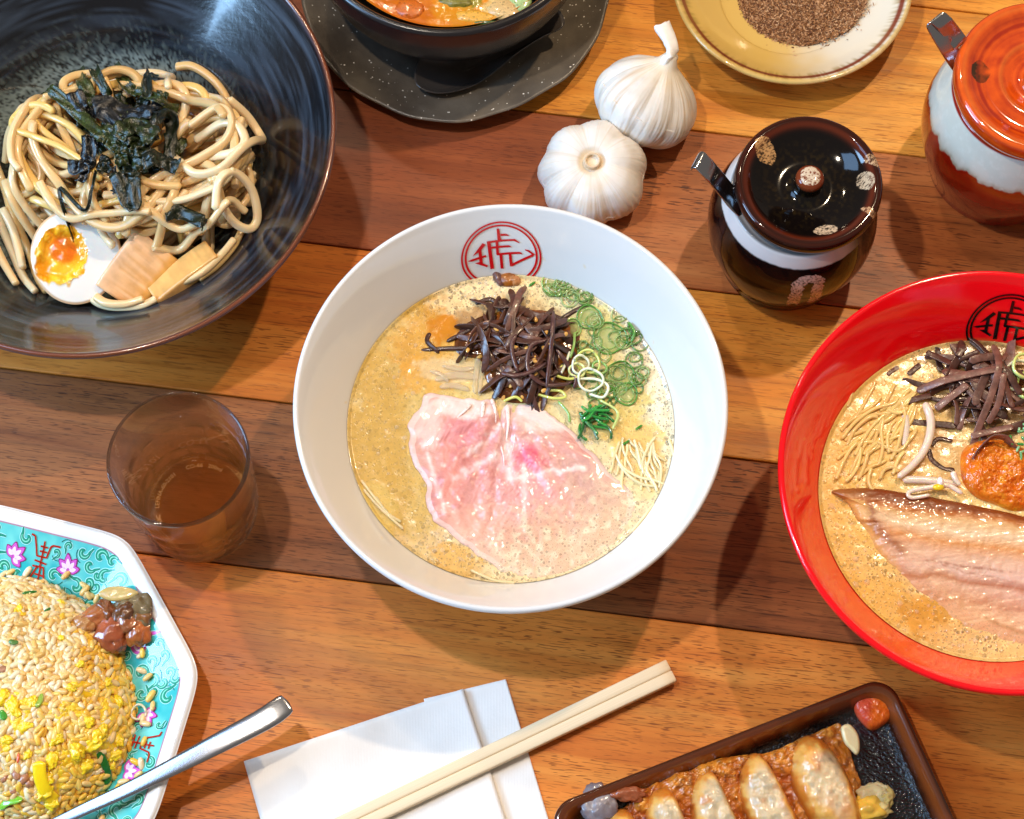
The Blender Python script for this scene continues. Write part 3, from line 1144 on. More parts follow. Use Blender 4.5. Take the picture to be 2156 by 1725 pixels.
# ================================================================ OCTAGONAL PLATE
pc = at(-27, 1476, .030)
ds = at(235, 1125, .030) - at(-81, 1046, .030)
A0 = math.atan2(ds[1], ds[0])
oct_plate = thing('octagonal_plate', 'white octagonal plate painted turquoise with pink flowers and red characters', 'plate', (pc[0], pc[1], 0))
AP = .0955
K_ = AP / .095


def tnorm(th):
    s_ = 0
    for k in range(8):
        s_ = s_ + np.maximum(0, np.cos(th - (A0 + pi / 2 - k * pi / 4))) ** 30
    return s_ ** (1 / 30)


op_in = [(0, .0060), (.040, .0062), (.050, .0072), (.060, .0125), (.072, .0195), (.0845, .0268), (.0872, .0284)]
op_lip = [(.0890, .0294), (.0915, .0302), (.0935, .0301), (.0948, .0290), (.0950, .0275)]
op_out = [(.088, .0200), (.072, .0085), (.056, .0030), (.050, .0022), (.049, .0002), (.047, 0), (.045, .0004), (0, .002)]
prf = np.array([(a * K_, z) for a, z in op_in + op_lip + op_out])
PP = catmull(prf, 220)
PP[:, 0] = np.maximum(PP[:, 0], 1e-6)
nth = 640
th = np.linspace(0, 2 * pi, nth, endpoint=False)
tn = tnorm(th)
rr = PP[:, 0][:, None] / tn[None]
V = np.stack([rr * np.cos(th), rr * np.sin(th), PP[:, 1][:, None] * np.ones(nth)], -1).reshape(-1, 3)
tt = np.repeat(PP[:, 0], nth)
inside = np.repeat(np.arange(220) < 132, nth)
nz = fbm(V[:, 0], V[:, 1], 0, 90, 3, 4)
c = np.tile(S(238, 236, 234), (len(V), 1))
turq = mixc(S(44, 176, 176), S(120, 212, 200), np.clip(0.45 + 0.9 * nz, 0, 1))
c = np.where((inside & (tt < .0872 * K_))[:, None], turq, c)
c = mixc(c, S(170, 60, 100), inside * np.exp(-((tt - .0875 * K_) / .00035) ** 2) * 0.9)
mk('plate_body', V, grid_faces(220, nth), simple('enamelled_porcelain', rough=0.1, spec=0.5, coat=0.4, coat_rough=0.03, vc=True), oct_plate, col=c)
_pin = np.array([(a * K_, z) for a, z in op_in])


def oput(k, a, t, w):
    n = A0 + pi / 2 - k * pi / 4
    nx, ny = cos(n), sin(n)
    ex, ey = ny, -nx
    a, t = np.asarray(a, float), np.asarray(t, float)
    x, y = nx * t + ex * a, ny * t + ey * a
    tv_ = np.hypot(x, y) * tnorm(np.arctan2(y, x))
    z = np.interp(tv_, _pin[:, 0], _pin[:, 1]) + w
    return np.stack([x - nx * w * .5, y - ny * w * .5, z], -1)


paint = Acc2()


def rib(k, P, w, w0, col):
    P = np.asarray(P, float)
    T = np.gradient(P, axis=0)
    T /= np.linalg.norm(T, axis=1)[:, None] + 1e-12
    Nn = np.stack([-T[:, 1], T[:, 0]], 1)
    w = (np.asarray(w) * np.ones(len(P)))[:, None]
    L, Rr = P + Nn * w, P - Nn * w
    V = np.concatenate([oput(k, L[:, 0], L[:, 1], w0), oput(k, P[:, 0], P[:, 1], w0), oput(k, Rr[:, 0], Rr[:, 1], w0)])
    paint.add(V, grid_faces(3, len(P), closed_c=False), col)


def scroll(k, cx, cy, s, a0, hand, body, dark, light):
    t = np.linspace(0, 1, 26)
    ang = a0 + hand * t * 4.9
    R_ = s * (1 - 0.78 * t)
    P = np.stack([cx + R_ * np.cos(ang), cy + R_ * np.sin(ang)], 1)
    tail = P[0] + (P[0] - P[1]) / np.linalg.norm(P[0] - P[1]) * s * np.linspace(0.9, 0.15, 5)[:, None] + np.array([P[0] - [cx, cy]]) * np.linspace(0.35, 0.0, 5)[:, None]
    P = np.concatenate([tail, P])
    u = np.linspace(0, 1, len(P))
    w = s * (0.07 + 0.27 * np.sin(np.clip(u, 0, 1) * pi * 0.9) ** 1.2)
    rib(k, P, w + .00055, .00010, S(170, 232, 222))
    rib(k, P, w + .00016, .00017, dark)
    rib(k, P, w, .00024, body)
    rib(k, P[6:-7], w[6:-7] * 0.28, .00032, light)


def petal(k, P, fill, edge, mid):
    P = catmull(np.array(P), 30, closed=True)
    c_ = P.mean(0)
    for s_, w0, col in ((1.12, .00030, edge), (0.97, .00038, fill), (0.55, .00046, mid)):
        Q = c_ + (P - c_) * s_
        V = np.concatenate([oput(k, Q[:, 0], Q[:, 1], w0), oput(k, [c_[0]], [c_[1]], w0)])
        n = len(Q)
        paint.add(V, np.array([[i, (i + 1) % n, n, n] for i in range(n)]), col)


PINK, DPINK, WPINK = S(214, 96, 190), S(150, 28, 110), S(250, 214, 240)


def lotus(k, a, t, s, rot):
    for dx in (-56, -28, 0, 28, 56):
        an = radians(dx * 1.5) + rot
        l = s * (1.15 - 0.25 * abs(dx) / 56)
        d = np.array([sin(an), cos(an)])
        nn = np.array([d[1], -d[0]])
        b0 = np.array([a, t])
        petal(k, [b0 - nn * s * .12, b0 + d * l * .45 - nn * s * .30, b0 + d * l, b0 + d * l * .45 + nn * s * .30, b0 + nn * s * .12], PINK, DPINK, WPINK)


def shou(k):
    sc = .0000949
    X = lambda x: (x - 218) * sc
    Y = lambda y: .0862 * K_ - (y - 198) * sc
    st_ = [[(145, 206), (166, 212), (182, 262), (192, 300), (245, 300), (258, 245), (270, 236), (310, 235)], [(222, 225), (222, 262), (218, 345)],
           [(203, 252), (243, 252)], [(203, 275), (243, 275)], [(184, 322), (250, 330)], [(206, 345), (180, 400), (163, 455), (152, 466), (122, 472)],
           [(178, 350), (238, 348), (250, 400), (258, 470), (272, 492), (290, 500)], [(222, 352), (220, 440)], [(196, 385), (242, 388)], [(194, 408), (244, 410)],
           [(190, 432), (246, 434)], [(186, 448), (180, 470), (205, 488), (232, 482), (240, 452)]]
    for s_ in st_:
        P = np.array([(X(p[0]), Y(p[1])) for p in s_])
        n = max(8, len(P) * 6)
        u_ = np.linspace(0, len(P) - 1, n)
        Q = np.stack([np.interp(u_, np.arange(len(P)), P[:, i]) for i in (0, 1)], 1)
        rib(k, Q, .00042, .0004, S(178, 40, 22))


GR, DGR, LGR = S(40, 150, 118), S(16, 92, 86), S(140, 220, 190)
prn = random.Random(5)
for k in range(-1, 5):
    taken = []
    if k % 2 == 0:
        shou(k)
        for sx in (-1, 1):
            lotus(k, sx * .0145, .0735 * K_, .0064, sx * -0.5 + 0.3)
            taken.append((sx * .0145, .0760 * K_, .0060))
        taken += [(0, y_, .0046) for y_ in (.083, .077, .071, .065, .059)]
    else:
        for sx in (-1, 1):
            scroll(k, sx * .0110, .0765 * K_, .0060, 2.0 if sx > 0 else 1.1, sx, PINK, DPINK, WPINK)
            taken.append((sx * .0110, .0765 * K_, .0062))
            lotus(k, sx * .0040, .0800, .0038, sx * .5)
            taken.append((sx * .0040, .082, .0036))
        scroll(k, .002, .0655, .0042, 0.4, 1, S(206, 60, 90), S(120, 14, 40), S(250, 190, 200))
        taken.append((.002, .0655, .0045))
    tries = 0
    while tries < 1100:
        tries += 1
        t = prn.uniform(.052, .0855) * K_
        a = prn.uniform(-1, 1) * (t * math.tan(pi / 8) - .001)
        s_ = prn.choice([.0042, .0036, .0031]) if tries < 700 else prn.choice([.0026, .0022])
        if t + s_ > .0872 * K_:
            continue
        if all(math.hypot(a - q[0], t - q[1]) > (s_ + q[2]) * 0.98 for q in taken):
            taken.append((a, t, s_))
            scroll(k, a, t, s_ * 0.92, prn.uniform(0, 6.28), prn.choice([-1, 1]), GR, DGR, LGR)
            if prn.random() < 0.5:
                # thin tendril
                an = prn.uniform(0, 6.28)
                tt_ = np.linspace(0, 1, 14)
                P = np.stack([a + (s_ + .002 * tt_) * np.cos(an + tt_ * 1.6), t + (s_ + .002 * tt_) * np.sin(an + tt_ * 1.6)], 1)
                if P[:, 1].max() < .0868 * K_:
                    rib(k, P, .00016, .0002, DGR)
paint.out('painted_pattern', simple('enamel_paint', rough=0.15, spec=0.5, vc=True), oct_plate, label='painted green scrolls, pink flowers and red characters')

# ================================================================ STEEL SPOON
spn = thing('serving_spoon', 'steel spoon resting on the octagonal plate with its handle over the rim', 'spoon', (pc[0], pc[1], 0))
K0 = np.array([pc[0], pc[1], 0])
hp = [at(608, 1478, .0365), at(560, 1512, .0370), at(470, 1560, .0362), at(370, 1612, .0345), at(270, 1662, .0322), at(170, 1708, .029), at(100, 1742, .0260), at(60, 1768, .024)]
P = catmull(np.array(hp) - K0, 90)
wf = lambda u: np.interp(u, [0, .04, .1, .3, .5, .75, 1.0], [.80, .96, 1.0, .88, .66, .50, .46])
V, F = tube(P, .0058, .00115, 24, 3.2, cap=0.3, wfun=wf)
mk('handle', V, F, M_STEEL, spn)
bd = unit(P[-1] - P[-6])
bo = P[-1] + bd * .030
O = np.array([[cos(t) * .032, sin(t) * .021 * (1 - .12 * cos(t))] for t in np.linspace(0, 2 * pi, 24, endpoint=False)])
V, F, u_ = slab(O, .0012, 72, 16, under=False)
V[:, 2] = -.007 * (1 - (u_) ** 2) + .0
V2 = V.copy()
V2[:, 2] -= .0012
n = len(V)
rim = np.arange(n - 72, n)
FF = np.concatenate([F, F[:, ::-1] + n, np.stack([rim, np.roll(rim, -1), np.roll(rim, -1) + n, rim + n], 1)])
VV = rotz(np.concatenate([V, V2]), math.atan2(bd[1], bd[0])) + bo
mk('spoon_bowl', VV, FF, M_STEEL, spn)

# ================================================================ GYOZA PLATE
zr = .0175
gL, gT, gR = at(1150, 1700, zr), at(1872, 1419, zr), at(2012, 1740, zr)
ge1 = unit(gL - gT)
ge2 = np.array([-ge1[1], ge1[0], 0])
if np.dot(ge2, gR - gT) < 0:
    ge2 = -ge2
GW, GH = np.linalg.norm(gL - gT), .118
gc = gT + ge1 * GW / 2 + ge2 * GH / 2
skew = unit(gR - gT)
gyo_plate = thing('gyoza_plate', 'black rectangular plate with rounded corners and brown glazed rim holding dumplings', 'plate', (gc[0], gc[1], 0))


def rrect(hx, hy, rad, n=240):
    """rounded rectangle outline with its straight sides slightly bowed"""
    t = np.linspace(0, 2 * pi, n, endpoint=False)
    p = 2 / 0.22
    x = hx * np.sign(np.cos(t)) * np.abs(np.cos(t)) ** 0.22
    y = hy * np.sign(np.sin(t)) * np.abs(np.sin(t)) ** 0.22
    d = []
    # true rounded rectangle by walking
    per = []
    for cx, cy, a0 in ((hx - rad, hy - rad, 0), (-hx + rad, hy - rad, pi / 2), (-hx + rad, -hy + rad, pi), (hx - rad, -hy + rad, 1.5 * pi)):
        for q in np.linspace(0, pi / 2, 14):
            per.append((cx + rad * cos(a0 + q), cy + rad * sin(a0 + q)))
    per = np.array(per)
    per = np.concatenate([per, per[:1]])
    s_ = np.concatenate([[0], np.cumsum(np.linalg.norm(np.diff(per, axis=0), axis=1))])
    q = np.linspace(0, s_[-1], n, endpoint=False)
    return np.stack([np.interp(q, s_, per[:, 0]), np.interp(q, s_, per[:, 1])], 1)


gp = np.array([(.045, .0062), (.020, .0062), (.012, .0066), (.0085, .0085), (.0060, .0128), (.0042, .0160), (.0025, .0174), (.0010, .0174), (0, .0162), (.0006, .0145), (.004, .0095), (.010, .0045), (.014, .0035), (.0145, 0), (.017, 0), (.045, .001)])
GP = catmull(gp, 90)
V = []
for ins, z in GP:
    o_ = rrect(GW / 2 - ins, GH / 2 - ins, max(.0125 - ins * .5, .004), 320)
    V.append(np.concatenate([o_, np.full((320, 1), z)], 1))
V = np.concatenate(V)
ins = np.repeat(GP[:, 0], 320)
ii = np.repeat(np.arange(90), 320)
R2 = np.array([[ge1[0], ge1[1]], [ge2[0], ge2[1]]])


def gw(V):
    """plate frame -> parent frame"""
    W = np.array(V, float)
    W[:, :2] = W[:, :2] @ R2
    return W


W = gw(V)
nz = fbm(W[:, 0], W[:, 1], W[:, 2], 300, 3, 4)
c = mixc(S(10, 8, 9), S(96, 44, 18), sstep(.0095, .0055, ins + .0008 * nz))
c = mixc(c, S(150, 74, 30), np.exp(-((ins - .0050) / .0014) ** 2) * (ii < 60) * 0.6)
c = mixc(c, S(40, 18, 10), sstep(.0022, .0012, ins) * 0.6)
F = grid_faces(90, 320)
F = np.concatenate([F, [[0, 80, 160, 240]]]) if False else F
m, nt, b = new_mat('black_pitted_glaze')
g = N(nt)
colr, alp = g.col()
g.l(colr, b.inputs['Base Color'])
b.inputs['Roughness'].default_value = 0.12
b.inputs['Coat Weight'].default_value = 0.6
co = g.coord('Object')
lum = g.math('GREATER_THAN', g.math('ADD', colr, 0.0), 0.012)
g.l(g.bump(g.noise(co, 620, 2), 0.75, 0.0016), b.inputs['Normal'])
b.inputs['Coat Roughness'].default_value = 0.06
M_PIT = m
mi = (np.repeat(GP[:-1, 0], 320) > .0085).astype(int)
F = grid_faces(90, 320)
mk('plate_body', W, F, [simple('brown_rim_glaze', rough=0.12, spec=0.5, coat=0.7, coat_rough=0.04, vc=True), M_PIT], gyo_plate, col=c, matidx=mi[:len(F)])
# plate floor inside the innermost ring
fx, fy = np.meshgrid(np.linspace(-GW / 2 + .045, GW / 2 - .045, 30), np.linspace(-GH / 2 + .045, GH / 2 - .045, 12), indexing='ij')
fv = np.stack([fx.ravel(), fy.ravel(), np.full(fx.size, .0062)], 1)
mk('plate_floor', gw(fv), grid_faces(30, 12, closed_c=False), M_PIT, gyo_plate, col=S(10, 8, 9))

# ================================================================ DARK SPOON ON THE STONE PLATE
sa, sb2 = at(880, 172, .016), at(1180, 40, .022)
dspn = thing('soup_spoon', 'black ceramic soup spoon lying on the speckled plate under the soup bowl', 'spoon', (sa[0], sa[1], 0))
dv = sb2 - sa
dl = np.linalg.norm(dv[:2])
an = math.atan2(dv[1], dv[0])
O = np.array([[-.002, -.002], [.006, -.0115], [.022, -.0145], [.040, -.0120], [.056, -.0078], [.072, -.0060], [.085, -.0058], [.085, .0058], [.072, .0060], [.056, .0085], [.040, .0130], [.022, .0150], [.006, .0120]])
V, F, u_ = slab(O, .001, 140, 20, under=False, center=(.026, 0))
x, y = V[:, 0].copy(), V[:, 1].copy()
lift = np.interp(x, [0, .03, .06, .085], [.004, 0, .005, .0105])
V[:, 2] = .0148 + lift - .0085 * (1 - u_ ** 2.4) * np.interp(x, [0, .05, .085], [1, .8, .35])
V2 = V.copy()
V2[:, 2] -= .0022
V2[:, :2] = (V2[:, :2] - [.026, 0]) * [.985, .95] + [.026, 0]
n = len(V)
rim = np.arange(n - 140, n)
FF = np.concatenate([F, F[:, ::-1] + n, np.stack([rim, np.roll(rim, -1), np.roll(rim, -1) + n, rim + n], 1)])
VV = rotz(np.concatenate([V, V2]), an)
mk('spoon_body', VV, FF, simple('black_spoon_glaze', S(74, 68, 64), 0.2, 0.5, coat=0.6, coat_rough=0.08), dspn)

# ================================================================ GARLIC
def garlic_skin():
    m, nt, b = new_mat('garlic_skin')
    g = N(nt)
    c_, a_ = g.col()
    co = g.coord('Object')
    g.l(c_, b.inputs['Base Color'])
    b.inputs['Roughness'].default_value = 0.42
    b.inputs['Specular IOR Level'].default_value = 0.35
    b.inputs['Subsurface Weight'].default_value = 0.25
    b.inputs['Subsurface Radius'].default_value = (1, .7, .5)
    b.inputs['Subsurface Scale'].default_value = 0.004
    g.l(g.bump(g.noise(co, 240, 4), 0.25, 0.0004), b.inputs['Normal'])
    return m


M_GAR = garlic_skin()


def garlic(loc, R, rot, label, stem, lobes, seed, root):
    o = thing('garlic_bulb', label, 'garlic', loc, 'garlic bulbs', rot)
    prof = [(0, 1.02), (.10, 1.00), (.16, .90), (.24, .78), (.42, .66), (.68, .48), (.90, .22), (1.0, -.06), (.95, -.34), (.78, -.58), (.52, -.74), (.26, -.80), (.12, -.79), (0, -.78)]
    if not stem:
        prof = [(0, .50), (.09, .50), (.11, .57), (.15, .57), (.17, .47), (.30, .54), (.50, .53), (.72, .44), (.91, .22), (1.0, -.08), (.95, -.36), (.78, -.60), (.52, -.74), (.26, -.80), (.12, -.79), (0, -.78)]
    P = catmull(np.array(prof) * R, 220)
    P[:, 0] = np.maximum(P[:, 0], 1e-6)
    n = 360
    th = np.linspace(0, 2 * pi, n, endpoint=False)
    r = P[:, 0][:, None] * np.ones(n)
    z = P[:, 1][:, None] * np.ones(n)
    rn = r / R
    ph = lobes * th + 1.3 * np.sin(th + seed) + 0.5 * np.sin(2 * th + seed * 2)
    lob = (np.abs(np.cos(ph / 2)) ** 1.1 - 0.6)
    k = (0.085 if not stem else 0.045) * sstep(.18, .75, rn)
    r = r * (1 + k * lob[None]) * (1 + 0.05 * np.sin(th + seed))
    z = z + R * 0.025 * lob[None] * sstep(.2, .6, rn) * np.sign(z)
    # papery ridges that run from root to neck
    rid = vnoise(th[None] * 16 + 0.6 * np.sin(z / R * 3), z / R * 1.6, 0, seed) * 0.6 + vnoise(th[None] * 38, z / R * 2.5, 0, seed + 3) * 0.4
    r = r * (1 + 0.014 * rid * sstep(.1, .4, rn))
    V = np.stack([r * np.cos(th), r * np.sin(th), z], -1).reshape(-1, 3)
    zz = z.ravel() / R
    rr = np.repeat(P[:, 0] / R, n)
    th2 = np.tile(th, 220)
    nzz = fbm(V[:, 0], V[:, 1], V[:, 2], 90, 3, seed)
    c = mixc(S(214, 204, 190), S(232, 226, 218), np.clip(.5 + nzz, 0, 1))
    c = mixc(c, S(190, 150, 98), np.clip(rid.ravel() * 1.3 - 0.2, 0, 1) * (0.7 if stem else 0.35))
    c = mixc(c, S(226, 192, 130), np.clip(nzz * 1.8 - 0.35, 0, 1) * 0.45)
    if not stem:
        c = mixc(c, S(178, 128, 72), np.exp(-((rr - .14) / .035) ** 2) * (zz > 0.3) * 0.75)
        c = mixc(c, S(228, 206, 168), sstep(.34, .18, rr) * (zz > 0.3) * 0.45)
    else:
        c = mixc(c, S(232, 214, 180), sstep(.45, .75, zz) * 0.4)
    mk('clove_body', V, grid_faces(220, n), M_GAR, o, col=c)
    if stem:
        P = np.array([[0, 0, .80], [0, 0, .98], [-.05, 0, 1.10], [-.24, .06, 1.20], [-.50, .12, 1.30]]) * R
        P = catmull(P, 24)
        V, F = tube(P, R * .15, R * .07, 20, 3.2, cap=0.0, twist=0.5, wfun=lambda u: np.interp(u, [0, .3, .5, .7, 1], [1.5, 1.15, .85, .95, 1.15]))
        V[:, :2] *= 1 + 0.10 * vnoise(V[:, 2] * 260, V[:, 0] * 700, V[:, 1] * 700, 5)[:, None]
        mk('stem', V, F, M_GAR, o, col=S(240, 232, 222))
    return o


g1 = at(1246, 356, .022)
garlic((g1[0], g1[1], .0215), .0285, (radians(8), radians(-4), 0.3), 'plump garlic bulb with its cut root end up, next to the white bowl', False, 7, 3, True)
g2 = at(1362, 202, .026)
garlic((g2[0], g2[1], .0245), .0285, (radians(-40), 0, radians(-42)), 'garlic bulb with papery skin and a bent stem pointing up, leaning on the other', True, 9, 8, False)

# ================================================================ RAMEN BOWLS: BROTH AND TOPPINGS
def proj(V):
    """overview pixel seen at a world point (used only to lay out colours and pieces)"""
    V = np.asarray(V, float)
    d = V - np.array(CAM)
    c, s_ = cos(PITCH), sin(PITCH)
    yc = d[:, 1] * c + d[:, 2] * s_
    zc = -d[:, 1] * s_ + d[:, 2] * c
    return 1078 + d[:, 0] / -zc * FPX, 862.5 - yc / -zc * FPX


def broth_mat(name, fine=760, big=330):
    m, nt, b = new_mat(name)
    g = N(nt)
    c_, mask = g.col()
    co = g.coord('Object')
    n = g.noise(co, 170, 5, 0.6)
    base = g.mix(1.0, c_, g.ramp(n, [(0.3, 0.90), (0.5, 1.0), (0.72, 1.08)]), 'MULTIPLY')
    h = g.math('MULTIPLY', n, 0.6)
    for sc_, thr, k in ((big, 0.35, 1.0), (fine, 0.15, 0.9)):
        d = g.voro(co, sc_)
        idc = g.n('ShaderNodeSeparateColor')
        g.l(g.voro(co, sc_, out='Color'), idc.inputs[0])
        on = g.math('GREATER_THAN', idc.outputs[0], thr)
        rad = g.math('MULTIPLY', idc.outputs[1], 0.30)
        rad = g.math('ADD', rad, 0.22)
        q = g.math('DIVIDE', d, rad)
        ring = g.ramp(q, [(0.0, 0.62), (0.70, 0.50), (0.90, 1.05), (1.0, 1.18)])
        f = g.math('MULTIPLY', g.math('MULTIPLY', on, mask), k, True)
        base = g.mix(f, base, g.mix(1.0, base, ring, 'MULTIPLY'))
        dome = g.ramp(q, [(0.0, 1.0), (0.7, 0.6), (1.0, 0.0)])
        h = g.math('ADD', h, g.math('MULTIPLY', g.math('MULTIPLY', dome, on), g.math('MULTIPLY', mask, 0.8)))
    g.l(base, b.inputs['Base Color'])
    b.inputs['Roughness'].default_value = 0.22
    b.inputs['Specular IOR Level'].default_value = 0.45
    b.inputs['Coat Weight'].default_value = 0.45
    b.inputs['Coat Roughness'].default_value = 0.04
    b.inputs['Subsurface Weight'].default_value = 0.15
    b.inputs['Subsurface Radius'].default_value = (1, .7, .3)
    b.inputs['Subsurface Scale'].default_value = 0.003
    bn = g.bump(h, 0.45, 0.0008)
    bn = g.bump(g.noise(co, 300, 2), 0.16, 0.0006, bn)
    g.l(bn, b.inputs['Normal'])
    return m


def broth(parent, name, smp_prof, z0, colfun, mat, lump=0.0005, nr=200, na=520, hfun=None):
    P = catmull(np.array(smp_prof), 300)
    Rs = np.interp(z0 + .0006, P[:, 1], P[:, 0])
    s_ = np.linspace(0, 1, nr) ** 0.75
    s_[0] = 1e-4
    th = np.linspace(0, 2 * pi, na, endpoint=False)
    r = s_[:, None] * Rs * np.ones(na)
    x, y = r * np.cos(th), r * np.sin(th)
    z = z0 + lump * fbm(x, y, 0, 110, 3, 3) * (1 - s_[:, None] ** 8) + 0.0012 * sstep(.975, 1.0, s_)[:, None]
    x, y, z = x.ravel(), y.ravel(), z.ravel()
    W = np.stack([x, y, z], 1) + np.array(parent.location)
    px, py = proj(W)
    if hfun is not None:
        z = z + hfun(px, py)
    c = colfun(px, py)
    return mk(name, np.stack([x, y, z], 1), grid_faces(nr, na), mat, parent, col=c)


def blobs(px, py, base, lst, alpha, seed=0):
    """base colour with soft noisy patches (cx, cy, rx, ry, colour, strength, foam)"""
    n1 = fbm(px, py, 0, 1 / 38., 4, seed)
    n2 = fbm(px, py, 0, 1 / 11., 3, seed + 9)
    c = np.tile(base, (len(px), 1))
    a = np.full(len(px), float(alpha))
    c = c * (1 + 0.10 * n1 + 0.08 * n2)[:, None]
    for cx, cy, rx, ry, col, k, fo in lst:
        d = np.hypot((px - cx) / rx, (py - cy) / ry) + 0.45 * n1 + 0.22 * n2
        w = sstep(1.15, 0.75, d) * k
        c = mixc(c, col, w)
        if fo is not None:
            a = a * (1 - w) + fo * w
    return np.concatenate([np.clip(c, 0, 1), a[:, None]], 1)


M_BROTH = broth_mat('pork_broth_surface')


def white_cols(px, py):
    G, Y, Fm, O = S(208, 174, 98), S(198, 156, 68), S(198, 184, 152), S(206, 128, 12)
    return blobs(px, py, S(214, 190, 136), [
        (860, 900, 160, 330, G, .9, .35), (800, 980, 70, 260, Y, .55, .3), (900, 720, 80, 90, S(214, 150, 40), .6, .2),
        (935, 668, 42, 52, O, .95, 0.0), (985, 690, 45, 40, O, .5, .0), (880, 640, 60, 40, Y, .6, .5), (895, 790, 60, 40, S(222, 160, 60), .6, .1),
        (1060, 630, 150, 50, S(220, 192, 140), .9, .9), (1000, 600, 90, 26, S(220, 194, 146), .9, 1.0),
        (1280, 650, 110, 80, Fm, .9, 1.0), (1370, 760, 62, 150, Fm, .95, 1.0), (1395, 860, 34, 130, S(216, 202, 168), .9, 1.0),
        (1250, 700, 70, 60, S(196, 184, 96), .55, .5), (1300, 850, 60, 80, S(204, 178, 86), .7, .5), (1340, 950, 60, 80, S(222, 180, 96), .8, .3),
        (1180, 640, 60, 30, S(206, 196, 150), .6, 1.0), (1120, 1160, 260, 80, S(216, 188, 142), .8, .8), (1250, 1070, 120, 120, S(216, 190, 148), .9, .8),
        (960, 1180, 60, 40, S(210, 160, 66), .7, .6), (1080, 700, 120, 70, S(150, 98, 40), .7, .2), (1150, 780, 60, 60, S(168, 116, 44), .6, .2),
        (790, 1080, 40, 60, S(226, 196, 110), .6, .1), (940, 780, 70, 30, S(222, 192, 140), .8, .2)], .45, 3)


ob1 = thing('broth', 'creamy pork broth with bubbles and golden oil filling the white bowl', 'broth', white_bowl.location)
broth(ob1, 'broth_surface', inn, SOUP_Z, white_cols, M_BROTH)


def part(parent, name, V, F, mat, col=None, **kw):
    """world-space vertices stored in the parent's frame"""
    return mk(name, np.asarray(V) - np.array(parent.location), F, mat, parent, col=col, **kw)


# ---- bubbles standing on the broth
def bubble_mat():
    m, nt, b = new_mat('bubble_film')
    b.inputs['Base Color'].default_value = (*S(250, 240, 215), 1)
    b.inputs['Roughness'].default_value = 0.03
    b.inputs['Alpha'].default_value = 0.22
    b.inputs['Specular IOR Level'].default_value = 0.8
    return m


M_BUB = bubble_mat()


def bubbles(name, label, spots, z0, seed, n):
    rg = np.random.default_rng(seed)
    acc = Acc()
    k = 10
    th = np.linspace(0, 2 * pi, k, endpoint=False)
    ph = np.array([0.02, .5, 1.0, 1.5])
    H = np.stack([np.outer(np.sin(ph), np.cos(th)), np.outer(np.sin(ph), np.sin(th)), np.outer(np.cos(ph), np.ones(k))], -1).reshape(-1, 3)
    F = grid_faces(4, k)
    for i in range(n):
        cx, cy, rx, ry = spots[rg.integers(len(spots))]
        a, q = rg.uniform(0, 6.28), sqrt(rg.uniform(0, 1))
        p = at(cx + rx * q * cos(a), cy + ry * q * sin(a), z0)
        r = min(.0016, .0003 + rg.exponential(.00032))
        acc.add(H * [r, r, r * .8] + p, F)
    o = acc.out(name, M_BUB)
    o['kind'] = 'stuff'
    o['label'] = label
    o['category'] = 'bubbles'


bubbles('broth_bubbles', 'small froth bubbles on the broth of the white bowl', [(1290, 650, 90, 55), (1375, 760, 40, 120), (1395, 860, 18, 90), (1030, 612, 70, 22), (1250, 1080, 100, 80), (1130, 1180, 150, 30), (860, 900, 80, 220), (1225, 930, 26, 20), (950, 1150, 60, 40)], SOUP_Z + .0002, 4, 420)

# ---- roast pork slice
def meat_mat(name, wet=0.5, sss=0.12):
    m, nt, b = new_mat(name)
    g = N(nt)
    c_, a_ = g.col()
    co = g.coord('Object')
    fib = g.noise(g.coord('Object', (1, 3, 1)), 260, 4, 0.6, 0.6)
    g.l(g.mix(1.0, c_, g.ramp(fib, [(0.3, 0.93), (0.7, 1.05)]), 'MULTIPLY'), b.inputs['Base Color'])
    d = g.voro(co, 420)
    foam = g.ramp(d, [(0.0, 0.80), (0.26, 0.72), (0.34, 1.22), (0.5, 1.05)])
    d2 = g.voro(co, 900)
    foam2 = g.ramp(d2, [(0.0, 0.84), (0.26, 0.80), (0.36, 1.16), (0.5, 1.04)])
    last = g.mix(1.0, c_, g.ramp(fib, [(0.3, 0.93), (0.7, 1.05)]), 'MULTIPLY')
    last = g.mix(a_, last, g.mix(1.0, g.mix(1.0, last, foam, 'MULTIPLY'), foam2, 'MULTIPLY'))
    g.l(last, b.inputs['Base Color'])
    b.inputs['Roughness'].default_value = 0.36
    b.inputs['Coat Weight'].default_value = wet
    b.inputs['Coat Roughness'].default_value = 0.06
    b.inputs['Subsurface Weight'].default_value = sss
    b.inputs['Subsurface Radius'].default_value = (1, .45, .3)
    b.inputs['Subsurface Scale'].default_value = 0.003
    bn = g.bump(fib, 0.3, 0.0004)
    g.l(g.bump(g.noise(co, 300, 3), 0.22, 0.0005, bn), b.inputs['Normal'])
    return m


M_MEAT = meat_mat('cooked_pork')
_out = [(903, 832), (950, 834), (1000, 840), (1040, 846), (1052, 884), (1064, 850), (1125, 856), (1182, 890), (1234, 939), (1280, 990), (1337, 1047), (1322, 1105), (1290, 1150), (1239, 1187), (1185, 1210), (1125, 1218), (1070, 1205), (1010, 1172), (950, 1125), (905, 1080), (893, 1010), (858, 945), (868, 880)]
oc = catmull(ats(_out, SOUP_Z + .001), 140, closed=True)
ctr = oc[:, :2].mean(0)
_q = fbm(oc[:, 0], oc[:, 1], 0, 190, 3, 77)
oc[:, :2] = ctr + (oc[:, :2] - ctr) * (1 + .035 * _q)[:, None]
V, F, u = slab(oc[:, :2], .0022, 360, 150, edge=1.6, center=ctr)
W = V.copy()
px, py = proj(np.concatenate([W[:, :2], np.full((len(W), 1), SOUP_Z + .001)], 1))
nA = fbm(px, py, 0, 1 / 60., 4, 31)
